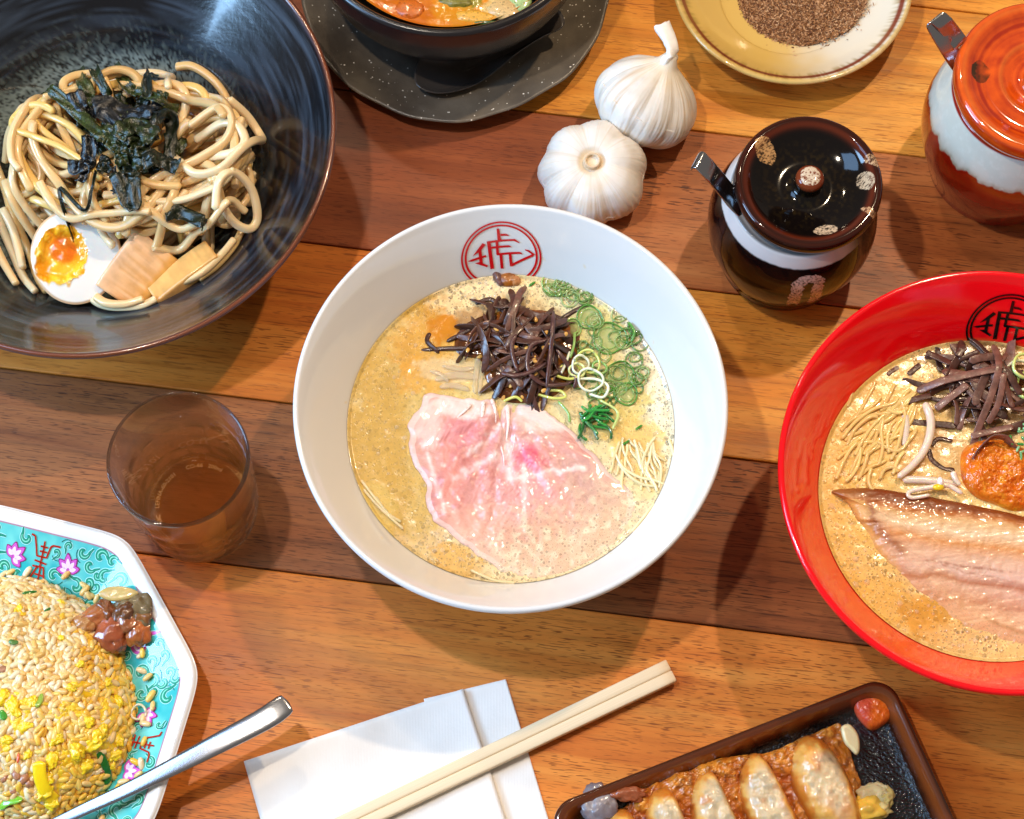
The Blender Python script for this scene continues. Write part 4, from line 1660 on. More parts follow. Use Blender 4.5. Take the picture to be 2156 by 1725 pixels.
nB = fbm(px, py, 0, 1 / 16., 3, 37)
sub = np.clip(sstep(-60, 170, (px - 1080) * .45 + (py - 1080) + 40 * nA), 0, 1)      # how deep it dips under the broth
W[:, 2] += SOUP_Z + .0003 + 0.0012 * nA * (1 - u ** 6) - .0013 * sub * (1 - u ** 8) - .0005 * sub * sstep(.8, 1.0, u) + .0004 * nB * (1 - u ** 4) - .0006 * np.clip(nB, 0, 1) * sub
# folds that run from the notch
fold = np.exp(-(((px - 1058) * .93 + (py - 950) * .25) / 9) ** 2) * sstep(1010, 900, py)
W[:, 2] -= .0014 * fold
for k_, (ax_, ay_, bx_, by_) in enumerate(((1040, 880, 930, 1040), (1060, 900, 1000, 1120), (1075, 890, 1180, 1060), (1050, 870, 900, 930), (1068, 880, 1240, 960))):
    dx, dy = bx_ - ax_, by_ - ay_
    t = np.clip(((px - ax_) * dx + (py - ay_) * dy) / (dx * dx + dy * dy), 0, 1)
    d = np.hypot(px - ax_ - t * dx + 14 * nA, py - ay_ - t * dy + 12 * nA)
    W[:, 2] += (.0011 * np.exp(-(d / 13) ** 2) - .0006 * np.exp(-((d - 20) / 9) ** 2)) * (1 - t * .6) * (1 - u ** 6) * (1 - sub)
c = mixc(S(218, 166, 148), S(206, 126, 118), np.clip(.5 + .9 * nA, 0, 1))
for cx, cy, rx, ry, col, k in ((975, 915, 70, 38, S(222, 136, 138), .75), (1000, 860, 80, 26, S(244, 218, 206), .8), (1130, 880, 80, 30, S(242, 212, 200), .8), (1090, 970, 60, 50, S(240, 188, 190), .6),
                               (1118, 965, 26, 18, S(206, 44, 66), .85), (1112, 972, 46, 34, S(224, 104, 122), .7), (1125, 1040, 40, 28, S(222, 110, 124), .6), (950, 1010, 34, 110, S(232, 148, 130), .6),
                               (1080, 1050, 120, 60, S(228, 156, 150), .6), (1230, 1010, 50, 50, S(196, 146, 134), .7), (905, 900, 36, 50, S(238, 208, 194), .7), (985, 1095, 90, 40, S(232, 170, 148), .6), (1290, 1060, 36, 46, S(190, 150, 128), .5)):
    d = np.hypot((px - cx) / rx, (py - cy) / ry) + .5 * nA + .3 * nB
    c = mixc(c, col, sstep(1.2, .6, d) * k)
# pale fat seams
for (x0, y0, x1, y1, w_) in ((1062, 900, 1075, 1010, 7), (1075, 1010, 1230, 985, 5), (1050, 960, 960, 1010, 6), (1100, 980, 1110, 1120, 5), (900, 960, 940, 1080, 5), (1052, 900, 990, 960, 5)):
    dx, dy = x1 - x0, y1 - y0
    t = np.clip(((px - x0) * dx + (py - y0) * dy) / (dx * dx + dy * dy), 0, 1)
    d = np.hypot(px - x0 - t * dx + 9 * nA, py - y0 - t * dy + 9 * nB) / w_
    c = mixc(c, S(250, 226, 218), np.exp(-d ** 2) * .7)
# muscle fibres
fb = vnoise((px * .9 + py * .5) / 3.2, (py * .9 - px * .5) / 30, 0, 3)
c = c * (1 + .025 * fb)[:, None]
c = mixc(c, S(170, 112, 92), (u > .965) * (px > 1150) * (py < 1060) * .6)
film = np.clip(sub * 1.15 + .5 * nB * sub, 0, .9)
c = mixc(c, S(212, 176, 136), np.clip(film * .85, 0, .85))
c = mixc(c, S(228, 206, 170), np.clip(film * np.clip(nB * 1.6, 0, 1), 0, .7))
c = mixc(c, S(244, 216, 204), (u > .94) * (1 - sub) * .6)
W[:, 2] += .00008 * fb * (1 - sub)
chashu = thing('pork_slice', 'pink rare roast pork slice half sunk in the broth of the white bowl', 'pork slice', (ctr[0], ctr[1], SOUP_Z))
part(chashu, 'meat', W, F, M_MEAT, np.concatenate([c, np.clip(film * 1.1, 0, 1)[:, None]], 1))
# white fat flaps along the torn top edge
fl = Acc2()
for (x0, y0, x1, y1, w_) in ((1018, 842, 1008, 905, 8), (1035, 838, 1044, 890, 7), (992, 850, 960, 880, 6), (1068, 850, 1066, 930, 8), (1052, 930, 1062, 990, 4), (1085, 905, 1075, 960, 3)):
    P = ats([(x0, y0), ((x0 + x1) / 2 + 3, (y0 + y1) / 2), (x1, y1)], SOUP_Z + .0028)
    P[-1, 2] -= .0012
    P[0, 2] -= .0008
    V, F = tube(catmull(P, 16), w_ * .00015, .0004, 10, wfun=lambda q: 1 - .7 * q)
    fl.add(V - np.array(chashu.location), F, S(238, 206, 194))
fl.out('fat_ridge', M_MEAT, chashu)

# ---- shredded wood-ear mushroom
def wet_dark(name, rough=.22):
    m, nt, b = new_mat(name)
    g = N(nt)
    c_, a_ = g.col()
    co = g.coord('Object')
    g.l(g.mix(1.0, c_, g.ramp(g.noise(co, 300, 3), [(0.3, .65), (0.7, 1.3)]), 'MULTIPLY'), b.inputs['Base Color'])
    b.inputs['Roughness'].default_value = rough
    b.inputs['Coat Weight'].default_value = .22
    b.inputs['Coat Roughness'].default_value = .12
    g.l(g.bump(g.noise(co, 520, 2), .5, .0005), b.inputs['Normal'])
    return m


M_EAR = wet_dark('wood_ear_flesh', .34)


def strand(parent, name, pile, xy, w, h, mat, col, sides=10, sq=3.0, twist=0.0, zadd=0, wfun=None, lift=None, **kw):
    P = pile.lay(np.asarray(xy)[:, :2], w, max(h, .0004), **kw)
    P[:, 2] += zadd
    if lift is not None:
        P[:, 2] += lift
    V, F = tube(P, w, h, sides, sq, twist=twist, wfun=wfun)
    return part(parent, name, V, F, mat, col)


rg = np.random.default_rng(11)
p0 = at(1080, 740, SOUP_Z)
pile1 = Pile(p0[0] - .07, p0[0] + .07, p0[1] - .06, p0[1] + .06, lambda X, Y: SOUP_Z - .001 + .0055 * np.exp(-(((X - p0[0]) / .022) ** 2 + ((Y - p0[1]) / .020) ** 2)))
ear = thing('wood_ear_mushrooms', 'dark brown shredded wood-ear mushroom heaped in the white bowl', 'mushrooms', p0)
explicit = [[(885, 737), (940, 735), (1000, 735), (1030, 715), (1045, 665)], [(1000, 640), (1035, 632), (1060, 660)], [(1245, 640), (1210, 655), (1170, 680), (1120, 700)],
            [(905, 700), (900, 720), (925, 745)], [(940, 720), (985, 700), (1010, 690)]]
for e in explicit:
    xy = catmull(ats(e, SOUP_Z), 36)
    strand(ear, 'mushroom_strip', pile1, xy, .0012, .0007, M_EAR, S(62, 32, 22), twist=rg.uniform(-1, 1), wfun=lambda u: np.interp(u, [0, .1, .9, 1], [.5, 1, 1, .5]))
for i in range(96):
    a = rg.uniform(0, 6.28)
    q = rg.uniform(0, 1) ** .6
    top = i > 70
    cx, cy = (1085 + 105 * q * cos(a), 705 + 50 * q * sin(a)) if rg.random() < .62 else (1110 + 55 * q * cos(a), 790 + 45 * q * sin(a))
    st_ = at(cx, cy, SOUP_Z)[:2]
    L = rg.uniform(.012, .034)
    ang = rg.uniform(0, 2 * pi)
    xy = wander(st_ - L * .45 * np.array([cos(ang), sin(ang)]), ang, L, .0009, 55, rg, p0[:2], 900)
    n = len(xy)
    tone = rg.uniform(.7, 1.5)
    col = (S(72, 38, 24) * tone) if rg.random() < .75 else S(104, 66, 52) * tone * .8
    strand(ear, 'mushroom_strip', pile1, xy, rg.uniform(.0007, .0021), rg.uniform(.00022, .0004), M_EAR, col, sq=4.5, twist=rg.uniform(-2.2, 2.2),
           wfun=lambda u: np.interp(u, [0, .12, .9, 1], [.4, 1, 1, .5]), lift=rg.uniform(0, .0022) * np.sin(np.linspace(0, pi, n)), sink=.5)
for e in ([(1087, 722), (1078, 745), (1082, 775), (1092, 800)], [(1150, 735), (1120, 745), (1110, 775), (1118, 805), (1150, 820), (1190, 815), (1210, 800)], [(1055, 800), (1085, 806), (1120, 798), (1150, 778)],
          [(1165, 665), (1163, 710), (1158, 760), (1150, 830)], [(1170, 745), (1195, 775), (1212, 802), (1208, 822)]):
    xy = catmull(ats(e, SOUP_Z), 40)
    strand(ear, 'mushroom_strip', pile1, xy, .0011, .0008, M_EAR, S(84, 48, 42), twist=.8, wfun=lambda u: np.interp(u, [0, .12, .88, 1], [.4, 1, 1, .4]), zadd=.0012)

# dark seasoning oil soaking the foot of the heap
O = ats([(960, 700), (1010, 665), (1080, 650), (1160, 655), (1215, 690), (1225, 735), (1200, 790), (1180, 830), (1120, 850), (1060, 845), (1020, 800), (1010, 760), (960, 745)], SOUP_Z)
V, F, u = slab(O[:, :2], .0034, 120, 30, edge=1.4)
V[:, 2] += SOUP_Z - .0006 + .0006 * fbm(V[:, 0], V[:, 1], 0, 260, 3, 5)
nz = fbm(V[:, 0], V[:, 1], 0, 160, 3, 15)
part(ear, 'seasoning_oil', V, F, wet_dark('dark_seasoning', .1), mixc(S(84, 42, 14), S(150, 84, 20), np.clip(.4 + nz, 0, 1)))

# ---- sesame seeds
M_SES = simple('sesame', S(226, 170, 84), .4, .5, coat=.3)
ses = thing('sesame_seeds', 'pale toasted sesame seeds sprinkled on the mushrooms in the white bowl', 'sesame', p0)
sv, sf = ico(2)
sv = sv * [.0016, .0010, .0006]
sv[:, 1] *= 1 - .35 * sv[:, 0] / .0016
sm = mesh_data('sesame_seed', sv, sf, M_SES)
for (sx, sy) in ((1128, 675), (1085, 731), (1110, 733), (1125, 755), (1128, 762), (1128, 787), (1160, 798), (1076, 817), (1145, 829), (1145, 734), (1160, 725), (1180, 742), (1010, 752), (985, 745), (1150, 700), (1045, 694), (1100, 842), (1190, 713), (1060, 838)):
    w0 = at(sx, sy, SOUP_Z + .008)
    z = float(pile1.q(np.array([w0[0]]), np.array([w0[1]]))[0])
    w0 = at(sx, sy, z)
    z = float(pile1.q(np.array([w0[0]]), np.array([w0[1]]))[0]) + .0002
    o = bpy.data.objects.new('sesame_seed', sm)
    COL.objects.link(o)
    o.parent = ses
    o.location = tuple(np.array([w0[0], w0[1], z]) - p0)
    o.rotation_euler = (rg.uniform(-.5, .5), rg.uniform(-.5, .5), rg.uniform(0, 6.28))

# ---- green onions
def onion_mat(name, tr=.35, rough=.2):
    m, nt, b = new_mat(name)
    g = N(nt)
    c_, a_ = g.col()
    g.l(c_, b.inputs['Base Color'])
    b.inputs['Roughness'].default_value = rough
    b.inputs['Coat Weight'].default_value = .6
    b.inputs['Coat Roughness'].default_value = .05
    b.inputs['Subsurface Weight'].default_value = .45
    b.inputs['Subsurface Radius'].default_value = (.7, 1, .4)
    b.inputs['Subsurface Scale'].default_value = .002
    g.l(g.bump(g.noise(g.coord('Object'), 500, 2), .25, .0004), b.inputs['Normal'])
    b.inputs['Alpha'].default_value = tr
    return m


M_ONI = onion_mat('green_onion_flesh', 1.0)
M_ONT = onion_mat('thin_onion_skin', .38)
M_ONR = onion_mat('translucent_onion', .62)


def ring_piece(parent, px, py, r, z, col, wall=.00045, h=.0010, tilt=0, ell=1.0, name='onion_ring', mat=None, n=40, open_=0.0, rot=0.0):
    c0 = at(px, py, z)
    t = np.linspace(open_, 2 * pi - open_, n + (1 if open_ else 0), endpoint=bool(open_))
    rr = r * (1 + .05 * np.sin(3 * t + px))
    P = np.stack([rr * np.cos(t) * ell, rr * np.sin(t), tilt * r * np.cos(t) + .0003 * np.sin(5 * t)], 1)
    P = rotz(P, rot)
    if not open_:
        P = np.concatenate([P, P[:2]])
    V, F = tube(P + c0, wall, h, 8, 2.6, cap=0)
    return part(parent, name, V, F, mat or M_ONI, col)


oni = thing('green_onions', 'green onion rings and pale curled shreds beside the mushrooms in the white bowl', 'green onions', at(1240, 760, SOUP_Z))
G1, G2, G3, PY, WH = S(88, 142, 54), S(146, 178, 92), S(30, 120, 40), S(214, 214, 110), S(236, 238, 206)
for (x, y, rpx, col, cin) in ((1168, 598, 26, G2, WH), (1240, 668, 26, G1, G2), (1283, 712, 35, G1, G2), (1305, 792, 32, G1, G2), (1318, 830, 24, G1, G2), (1205, 690, 20, G2, G2), (1340, 690, 18, G1, G2)):
    r = rpx * .00024
    ring_piece(oni, x, y, r, SOUP_Z + .0005, col, .0004, .0009)
    ring_piece(oni, x, y, r * .68, SOUP_Z + .0004, cin, .0003, .0007)
    # the translucent membrane inside the ring
    c0 = at(x, y, SOUP_Z + .0006)
    t = np.linspace(0, 2 * pi, 32, endpoint=False)
    O = np.stack([np.cos(t), np.sin(t)], 1) * r * .95
    V, F, u = slab(O, .0005, 32, 6, under=False)
    part(oni, 'onion_membrane', V + c0, F, M_ONT, mixc(S(190, 200, 130), S(150, 176, 90), u))
ro = random.Random(3)
for i in range(52):
    a, q = ro.uniform(0, 6.28), sqrt(ro.random())
    if i < 38:
        x, y = 1285 + 75 * q * cos(a), 765 + 110 * q * sin(a)
    else:
        x, y = 1195 + 55 * q * cos(a), 612 + 22 * q * sin(a)
    r = ro.uniform(.0018, .0046)
    cc = [G1, G2, S(120, 160, 70), S(176, 196, 120)][i % 4] * .85
    ring_piece(oni, x, y, r, SOUP_Z + .0004 + ro.uniform(0, .0008), cc, ro.uniform(.00035, .0006), .0008, tilt=ro.uniform(-.12, .12), ell=ro.uniform(.6, 1), rot=ro.uniform(0, 3), mat=M_ONR)
    if i % 2:
        ring_piece(oni, x, y, r * .62, SOUP_Z + .0004, S(200, 210, 150), .0002, .0006, ell=ro.uniform(.7, 1))
curls = [([(1165, 722), (1160, 760), (1158, 775)], WH), ([(1200, 740), (1190, 770), (1180, 790)], WH), ([(1186, 768), (1170, 790), (1200, 800), (1225, 790)], PY),
         ([(1130, 830), (1165, 840), (1190, 838), (1180, 825), (1150, 822)], PY), ([(1210, 700), (1208, 730), (1200, 755)], G2), ([(1215, 798), (1255, 800), (1280, 815), (1270, 838), (1240, 830)], WH),
         ([(1175, 845), (1195, 870), (1200, 890)], G2), ([(1262, 842), (1300, 870), (1290, 905)], S(200, 206, 120)), ([(1325, 680), (1335, 700), (1330, 720)], G1), ([(1060, 845), (1085, 838), (1100, 846)], PY)]
for pts, col in curls:
    P = catmull(ats(pts, SOUP_Z + .0022), 30)
    P[:, 2] += .0012 * np.sin(np.linspace(0, 3, 30))
    V, F = tube(P, .0007, .0008, 8, 2.4)
    part(oni, 'onion_shred', V, F, M_ONI, col)
for (x, y, rpx, col) in ((1222, 768, 20, WH), (1238, 762, 26, PY), (1215, 780, 16, S(226, 228, 150)), (1243, 800, 26, WH), (1262, 775, 15, G2)):
    ring_piece(oni, x, y, rpx * .00024, SOUP_Z + .0040, col, .0006, .0010, tilt=.35, ell=.8, rot=rg.uniform(0, 3))
for i in range(24):
    a = rg.uniform(-2.2, .8)
    x, y = 1240 + rg.uniform(-20, 22), 872 + rg.uniform(-22, 22)
    L = rg.uniform(.006, .013)
    s0 = at(x, y, SOUP_Z + .002)
    xy = wander(s0[:2], a, L, .0006, 130, rg)
    P = np.concatenate([xy, np.full((len(xy), 1), SOUP_Z + rg.uniform(.001, .0045))], 1)
    V, F = tube(P, .00075, .0008, 8)
    part(oni, 'onion_shred', V, F, M_ONI, [G3, S(52, 148, 56), S(20, 92, 30)][i % 3])
for (x, y) in ((1318, 932), (1290, 820), (1120, 598), (1345, 900), (1275, 890)):
    P = catmull(ats([(x - 7, y + 5), (x, y), (x + 8, y - 5)], SOUP_Z + .0009), 8)
    V, F = tube(P, .0006, .0004, 8)
    part(oni, 'onion_shred', V, F, M_ONI, S(60, 130, 30))

# ---- chopped mushroom and white onion slivers
sl = thing('white_onion_slivers', 'translucent white onion slivers between mushrooms and pork in the white bowl', 'onion slivers', at(970, 790, SOUP_Z))
for pts, w_ in (([(915, 800), (960, 790), (1010, 795)], .0020), ([(1008, 745), (1003, 790), (1000, 830)], .0016), ([(930, 770), (970, 778), (1000, 775)], .0013), ([(925, 815), (955, 812), (990, 822)], .0016), ([(1020, 760), (1012, 800), (1010, 835)], .0012), ([(905, 780), (930, 790), (945, 805)], .0012)):
    P = catmull(ats(pts, SOUP_Z + .0008), 20)
    V, F = tube(P, w_, .0008, 10, 2.5, wfun=lambda u: np.interp(u, [0, .2, .8, 1], [.5, 1, 1, .5]))
    part(sl, 'onion_sliver', V, F, M_ONT, S(228, 206, 168))
bm_ = thing('mushroom_chunk', 'small browned mushroom chunk at the top edge of the broth under the red crest', 'mushroom', at(1060, 588, SOUP_Z))
for (x, y, rx, ry, ro, col) in ((1048, 585, .0022, .0052, .5, S(110, 70, 60)), (1068, 588, .0048, .0040, 0, S(150, 84, 18)), (1084, 592, .0030, .0026, 0, S(170, 110, 60))):
    V, F = ico(3)
    V = rotz(V * (1 + .25 * fbm(V[:, 0], V[:, 1], V[:, 2], 2.2, 2, int(x)))[:, None] * [rx, ry, .0022], ro) + at(x, y, SOUP_Z + .0006)
    part(bm_, 'mushroom_piece', V, F, M_EAR, col)

# ---- thin noodles breaking the surface
M_NOOD = simple('wheat_noodle', rough=.3, spec=.5, coat=.4, coat_rough=.1, vc=True, sss=.25, sss_r=(.003, 0, 0))


def thin_noodles(obj, lst, z0, col, w=.00075):
    for pts in lst:
        P = catmull(ats(pts, z0), max(16, 10 * len(pts)))
        P[:, 2] += .0005 * np.sin(np.linspace(0, pi, len(P))) - .0001
        V, F = tube(P, w, w, 8)
        part(obj, 'noodle', V, F, M_NOOD, col * (1 + .1 * math.sin(pts[0][0])))


nw = thing('thin_noodles', 'thin straight noodles showing at the right edge of the broth in the white bowl', 'noodles', at(1350, 1000, SOUP_Z))
thin_noodles(nw, [[(1295, 955), (1312, 985), (1345, 1005), (1378, 1012), (1398, 1020)], [(1372, 935), (1368, 965), (1362, 990), (1378, 1020), (1384, 1035)], [(1374, 930), (1380, 960), (1392, 985), (1388, 1030)], [(1418, 975), (1418, 1005), (1405, 1030), (1393, 1050)],
                  [(1300, 975), (1325, 1003), (1352, 1020), (1385, 1025)], [(1335, 925), (1345, 960), (1350, 990)], [(1408, 925), (1416, 950), (1420, 975)], [(1378, 1060), (1355, 1090), (1330, 1120)], [(1390, 1050), (1370, 1085), (1345, 1120), (1320, 1145)],
                  [(1380, 920), (1366, 940), (1352, 975), (1356, 1000)], [(765, 1030), (800, 1070), (850, 1115)], [(760, 1010), (790, 1050), (820, 1085)], [(790, 1045), (815, 1080), (845, 1100)], [(990, 1200), (1040, 1222), (1085, 1228)]], SOUP_Z + .0007, S(236, 214, 164))
rq = random.Random(4)
nx_ = []
for i in range(22):
    x, y = rq.uniform(1300, 1400), rq.uniform(915, 1000)
    a = 1.3 + rq.uniform(-.5, .5)
    P = [(x, y)]
    for _ in range(rq.randint(3, 7)):
        a += rq.uniform(-.28, .28)
        x, y = x + 14 * cos(a), y + 14 * sin(a)
        if math.hypot(x - 1082, (y - 898) / .96) > 332:
            break
        P.append((x, y))
    if len(P) > 2:
        nx_.append(P)
thin_noodles(nw, nx_, SOUP_Z + .0002, S(232, 206, 150))

# ================================================================ RED BOWL CONTENTS
RZ = SOUP_Z + .0005
OR_ = S(224, 166, 74)


def red_cols(px, py):
    return blobs(px, py, S(226, 188, 116), [
        (1850, 900, 110, 150, S(230, 186, 100), .8, .2), (1790, 1120, 60, 160, S(226, 178, 86), .7, .5), (1900, 1250, 130, 90, S(222, 172, 74), .7, .6), (1980, 1300, 90, 60, S(206, 142, 30), .6, .3),
        (2080, 1340, 120, 40, S(222, 186, 120), .8, .9), (2000, 700, 160, 60, S(206, 170, 110), .7, .8), (2080, 820, 110, 110, S(130, 92, 50), .85, .4), (1980, 960, 90, 60, S(206, 160, 100), .7, .2), (1940, 1200, 60, 60, S(222, 186, 130), .6, 1.0),
        (1850, 1180, 60, 50, S(216, 180, 110), .6, .9), (1760, 960, 30, 120, S(226, 180, 96), .6, .4)], .35, 12)


ob2 = thing('broth', 'yellow-brown broth with oil spots filling the red bowl', 'broth', red_bowl.location)
broth(ob2, 'broth_surface', inn2, RZ, red_cols, M_BROTH)
bubbles('broth_bubbles', 'froth bubbles on the broth of the red bowl', [(1900, 1230, 120, 100), (1800, 1100, 50, 140), (2060, 1330, 90, 40), (1940, 760, 80, 40)], RZ + .0002, 9, 240)

# pork belly slab
_pb = [(1752, 1030), (1830, 1024), (1920, 1036), (2040, 1058), (2150, 1082), (2300, 1120), (2380, 1250), (2300, 1400), (2160, 1362), (2080, 1342), (2005, 1302), (1940, 1252), (1885, 1200), (1842, 1152), (1812, 1100), (1785, 1055)]
oc = ats(_pb, RZ + .003)
ctr = at(2080, 1180, RZ + .003)[:2]
V, F, u = slab(oc[:, :2], .0050, 420, 150, edge=2.6, center=ctr)
W = V.copy()
px, py = proj(np.concatenate([W[:, :2], np.full((len(W), 1), RZ + .003)], 1))
nA, nB = fbm(px, py, 0, 1 / 60., 4, 71), fbm(px, py, 0, 1 / 14., 3, 75)
topd = (py - (1026 + (px - 1752) * .135)) - 0.00010 * (px - 1950) ** 2 * 0      # distance below the skin edge
sub = sstep(40, 230, topd - .20 * (px - 1850) * 0 + 40 * nA)
W[:, 2] += RZ - .0008 - .0028 * sub * (1 - u ** 8) + .0005 * nA + .0003 * nB
lay = topd + 10 * nA
stops = [(-30, S(104, 44, 10)), (12, S(134, 62, 14)), (24, S(184, 104, 36)), (34, S(220, 172, 112)), (56, S(232, 200, 158)), (80, S(214, 146, 84)), (106, S(222, 178, 144)), (140, S(224, 186, 164)), (158, S(180, 112, 84)), (170, S(222, 178, 152)), (200, S(196, 134, 108)), (222, S(220, 172, 140)), (300, S(206, 160, 124))]
c = np.stack([np.interp(lay, [s[0] for s in stops], [s[1][i] for s in stops]) for i in range(3)], 1)
fb = vnoise((px * .12 + py) / 5., (px - .12 * py) / 45., 0, 13)
c = c * (1 + .03 * fb + .05 * nB)[:, None]
for (x0, y0, x1, y1, w_, col, k) in ((1826, 1062, 1842, 1110, 9, S(140, 62, 14), .85), (1842, 1110, 1900, 1160, 9, S(150, 76, 22), .8), (1950, 1180, 2140, 1205, 3.0, S(150, 92, 70), .7), (1985, 1190, 2156, 1230, 2.5, S(170, 110, 90), .6), (2080, 1300, 2156, 1335, 4, S(150, 84, 50), .7), (1790, 1030, 1990, 1052, 9, S(132, 60, 14), .6)):
    dx, dy = x1 - x0, y1 - y0
    t = np.clip(((px - x0) * dx + (py - y0) * dy) / (dx * dx + dy * dy), 0, 1)
    d = np.hypot(px - x0 - t * dx + 7 * nB, py - y0 - t * dy + 6 * nA) / w_
    c = mixc(c, col, np.exp(-d ** 2) * k)
film = np.clip(sub + .4 * nB * sub, 0, .75) * sstep(-60, 160, topd - 110 + (1950 - px) * .4)
tip = sstep(1860, 1790, px + 20 * nA)
c = mixc(c, S(226, 182, 104), np.clip(film * .7 + sstep(14, -10, (px - 1826) * .86 - (py - 1090) * .5 + 10 * nB) * (topd > 20) * .9 + tip * .2, 0, .92))
W[:, 2] += .00008 * fb
belly = thing('pork_belly', 'thick pork belly slice with a browned skin edge in the red bowl', 'pork slice', (ctr[0], ctr[1], RZ))
W[:, 2] -= .0018 * sstep(.75, 1.0, u) * (topd > 60)
part(belly, 'meat', W, F, M_MEAT, np.concatenate([c, np.clip(film * .8, 0, 1)[:, None]], 1))

# mushrooms
p1 = at(2070, 840, RZ)
pile2 = Pile(p1[0] - .075, p1[0] + .09, p1[1] - .07, p1[1] + .06, lambda X, Y: RZ - .001 + .006 * np.exp(-(((X - p1[0] - .01) / .030) ** 2 + ((Y - p1[1]) / .026) ** 2)))
ear2 = thing('wood_ear_mushrooms', 'broad brown wood-ear mushroom strips heaped in the red bowl', 'mushrooms', p1)
EB = [S(92, 56, 44), S(70, 42, 34), S(108, 72, 60)]
for i in range(60):
    cx, cy = 2075 + rg.normal(0, 62), 805 + rg.normal(0, 52)
    if cy < 730 or cx < 1930:
        cy = max(cy, 740)
        cx = max(cx, 1930 + rg.uniform(0, 40))
    st_ = at(cx, cy, RZ)[:2]
    L = rg.uniform(.012, .03)
    ang = rg.uniform(0, 2 * pi)
    xy = wander(st_ - L * .5 * np.array([cos(ang), sin(ang)]), ang, L, .0009, 50, rg, p1[:2], 600)
    strand(ear2, 'mushroom_strip', pile2, xy, rg.uniform(.0010, .0023), rg.uniform(.00028, .00045), M_EAR, EB[i % 3] * rg.uniform(.6, 1.3), sq=5.0, twist=rg.uniform(-1.2, 1.2), wfun=lambda u: np.interp(u, [0, .1, .9, 1], [.5, 1, 1, .6]), sink=.5)
for pts, w_, ci in (([(1928, 826), (1980, 812), (2040, 800), (2097, 791)], .0020, 2), ([(1901, 849), (1930, 842), (1959, 837)], .0016, 1), ([(1967, 866), (2000, 842), (2032, 820)], .0019, 2), ([(2088, 730), (2094, 765), (2092, 800), (2078, 850), (2057, 905), (2046, 945), (2034, 985)], .0018, 2),
                    ([(2105, 800), (2095, 860), (2075, 900)], .0016, 2), ([(1955, 945), (1962, 968), (1985, 985), (2010, 990)], .0012, 1), ([(1960, 940), (1975, 925), (2005, 930)], .0010, 1), ([(1948, 745), (1975, 760), (1998, 775)], .0017, 1), ([(1912, 790), (1925, 778), (1938, 768)], .0014, 1), ([(2012, 760), (2020, 745), (2030, 740)], .0018, 1),
                    ([(1868, 790), (1880, 780), (1892, 773)], .0011, 0), ([(2040, 925), (2080, 915), (2130, 905)], .0017, 2)):
    xy = catmull(ats(pts, RZ), 40)
    strand(ear2, 'mushroom_strip', pile2, xy, w_, .00038, M_EAR, EB[ci] * 1.3, sq=5.0, twist=.3, zadd=.0006, wfun=lambda u: np.interp(u, [0, .06, .94, 1], [.6, 1, 1, .7]), sink=.4)
# the upright loop over the chilli paste
lp = catmull(np.array([at(2048, 965, RZ + .004), at(2062, 945, RZ + .008), at(2088, 922, RZ + .012), at(2115, 922, RZ + .012), at(2135, 945, RZ + .006)]), 40)
V, F = tube(lp, .0005, .0034, 12, 3.0)
part(ear2, 'mushroom_strip', V, F, M_EAR, S(120, 80, 66))

spr = thing('bean_sprouts', 'pale translucent bean sprouts between noodles and mushrooms in the red bowl', 'bean sprouts', at(1950, 930, RZ))
for pts, w_, dz in (([(1947, 847), (1959, 880), (1958, 915), (1945, 950), (1921, 980), (1890, 1006)], .0022, .0035), ([(2028, 1040), (1995, 1022), (1960, 1026), (1925, 1032), (1912, 1040), (1922, 1048), (1960, 1042)], .0013, .0045), ([(1905, 872), (1908, 900), (1904, 940)], .0020, .0006), ([(1900, 1010), (1960, 1012), (2020, 1020)], .0020, .0012), ([(2006, 992), (2012, 1010), (2022, 1022)], .0016, .003)):
    P = catmull(ats(pts, RZ + dz), 44)
    V, F = tube(P, w_, w_ * .85, 12, wfun=lambda u: np.interp(u, [0, .1, .5, 1], [.75, 1, .95, .7]))
    part(spr, 'sprout_stem', V, F, M_ONI, S(232, 214, 192))
V, F = ico(3)
part(spr, 'sprout_head', V * [.0028, .0017, .0013] + at(1976, 1026, RZ + .0065), F, M_ONI, S(232, 204, 40))
V, F = ico(3)
part(spr, 'sprout_head', V * [.0016, .0024, .0016] + at(1980, 1014, RZ + .0065), F, M_ONI, S(240, 232, 224))

nr_ = thing('thin_noodles', 'thin yellow noodles at the left side of the red bowl', 'noodles', at(1850, 930, RZ))
nl = [[(1772, 925), (1800, 890), (1840, 862), (1880, 850), (1892, 835)], [(1895, 840), (1905, 870), (1900, 900), (1890, 940), (1875, 970)], [(1860, 880), (1855, 910), (1858, 945), (1850, 980)], [(1800, 960), (1815, 930), (1835, 900), (1865, 870)],
      [(1768, 990), (1785, 955), (1805, 930)], [(1835, 985), (1828, 1010), (1835, 1030), (1850, 1040)], [(1828, 950), (1820, 980), (1808, 1010)], [(1845, 930), (1880, 950), (1900, 945), (1915, 925)], [(1782, 940), (1800, 905), (1830, 880), (1850, 878)],
      [(1868, 862), (1885, 870), (1900, 868), (1912, 858)], [(1760, 1010), (1770, 985), (1778, 965)], [(1880, 1000), (1890, 970), (1905, 950)], [(1790, 1000), (1800, 975), (1812, 950)], [(1852, 1010), (1862, 990), (1880, 985), (1892, 995)], [(1780, 1015), (1795, 1000), (1808, 975), (1812, 940)], [(1875, 895), (1868, 925), (1872, 955)]]
thin_noodles(nr_, nl, RZ + .0010, S(242, 206, 130), .0010)
rq = random.Random(9)
nx_ = []
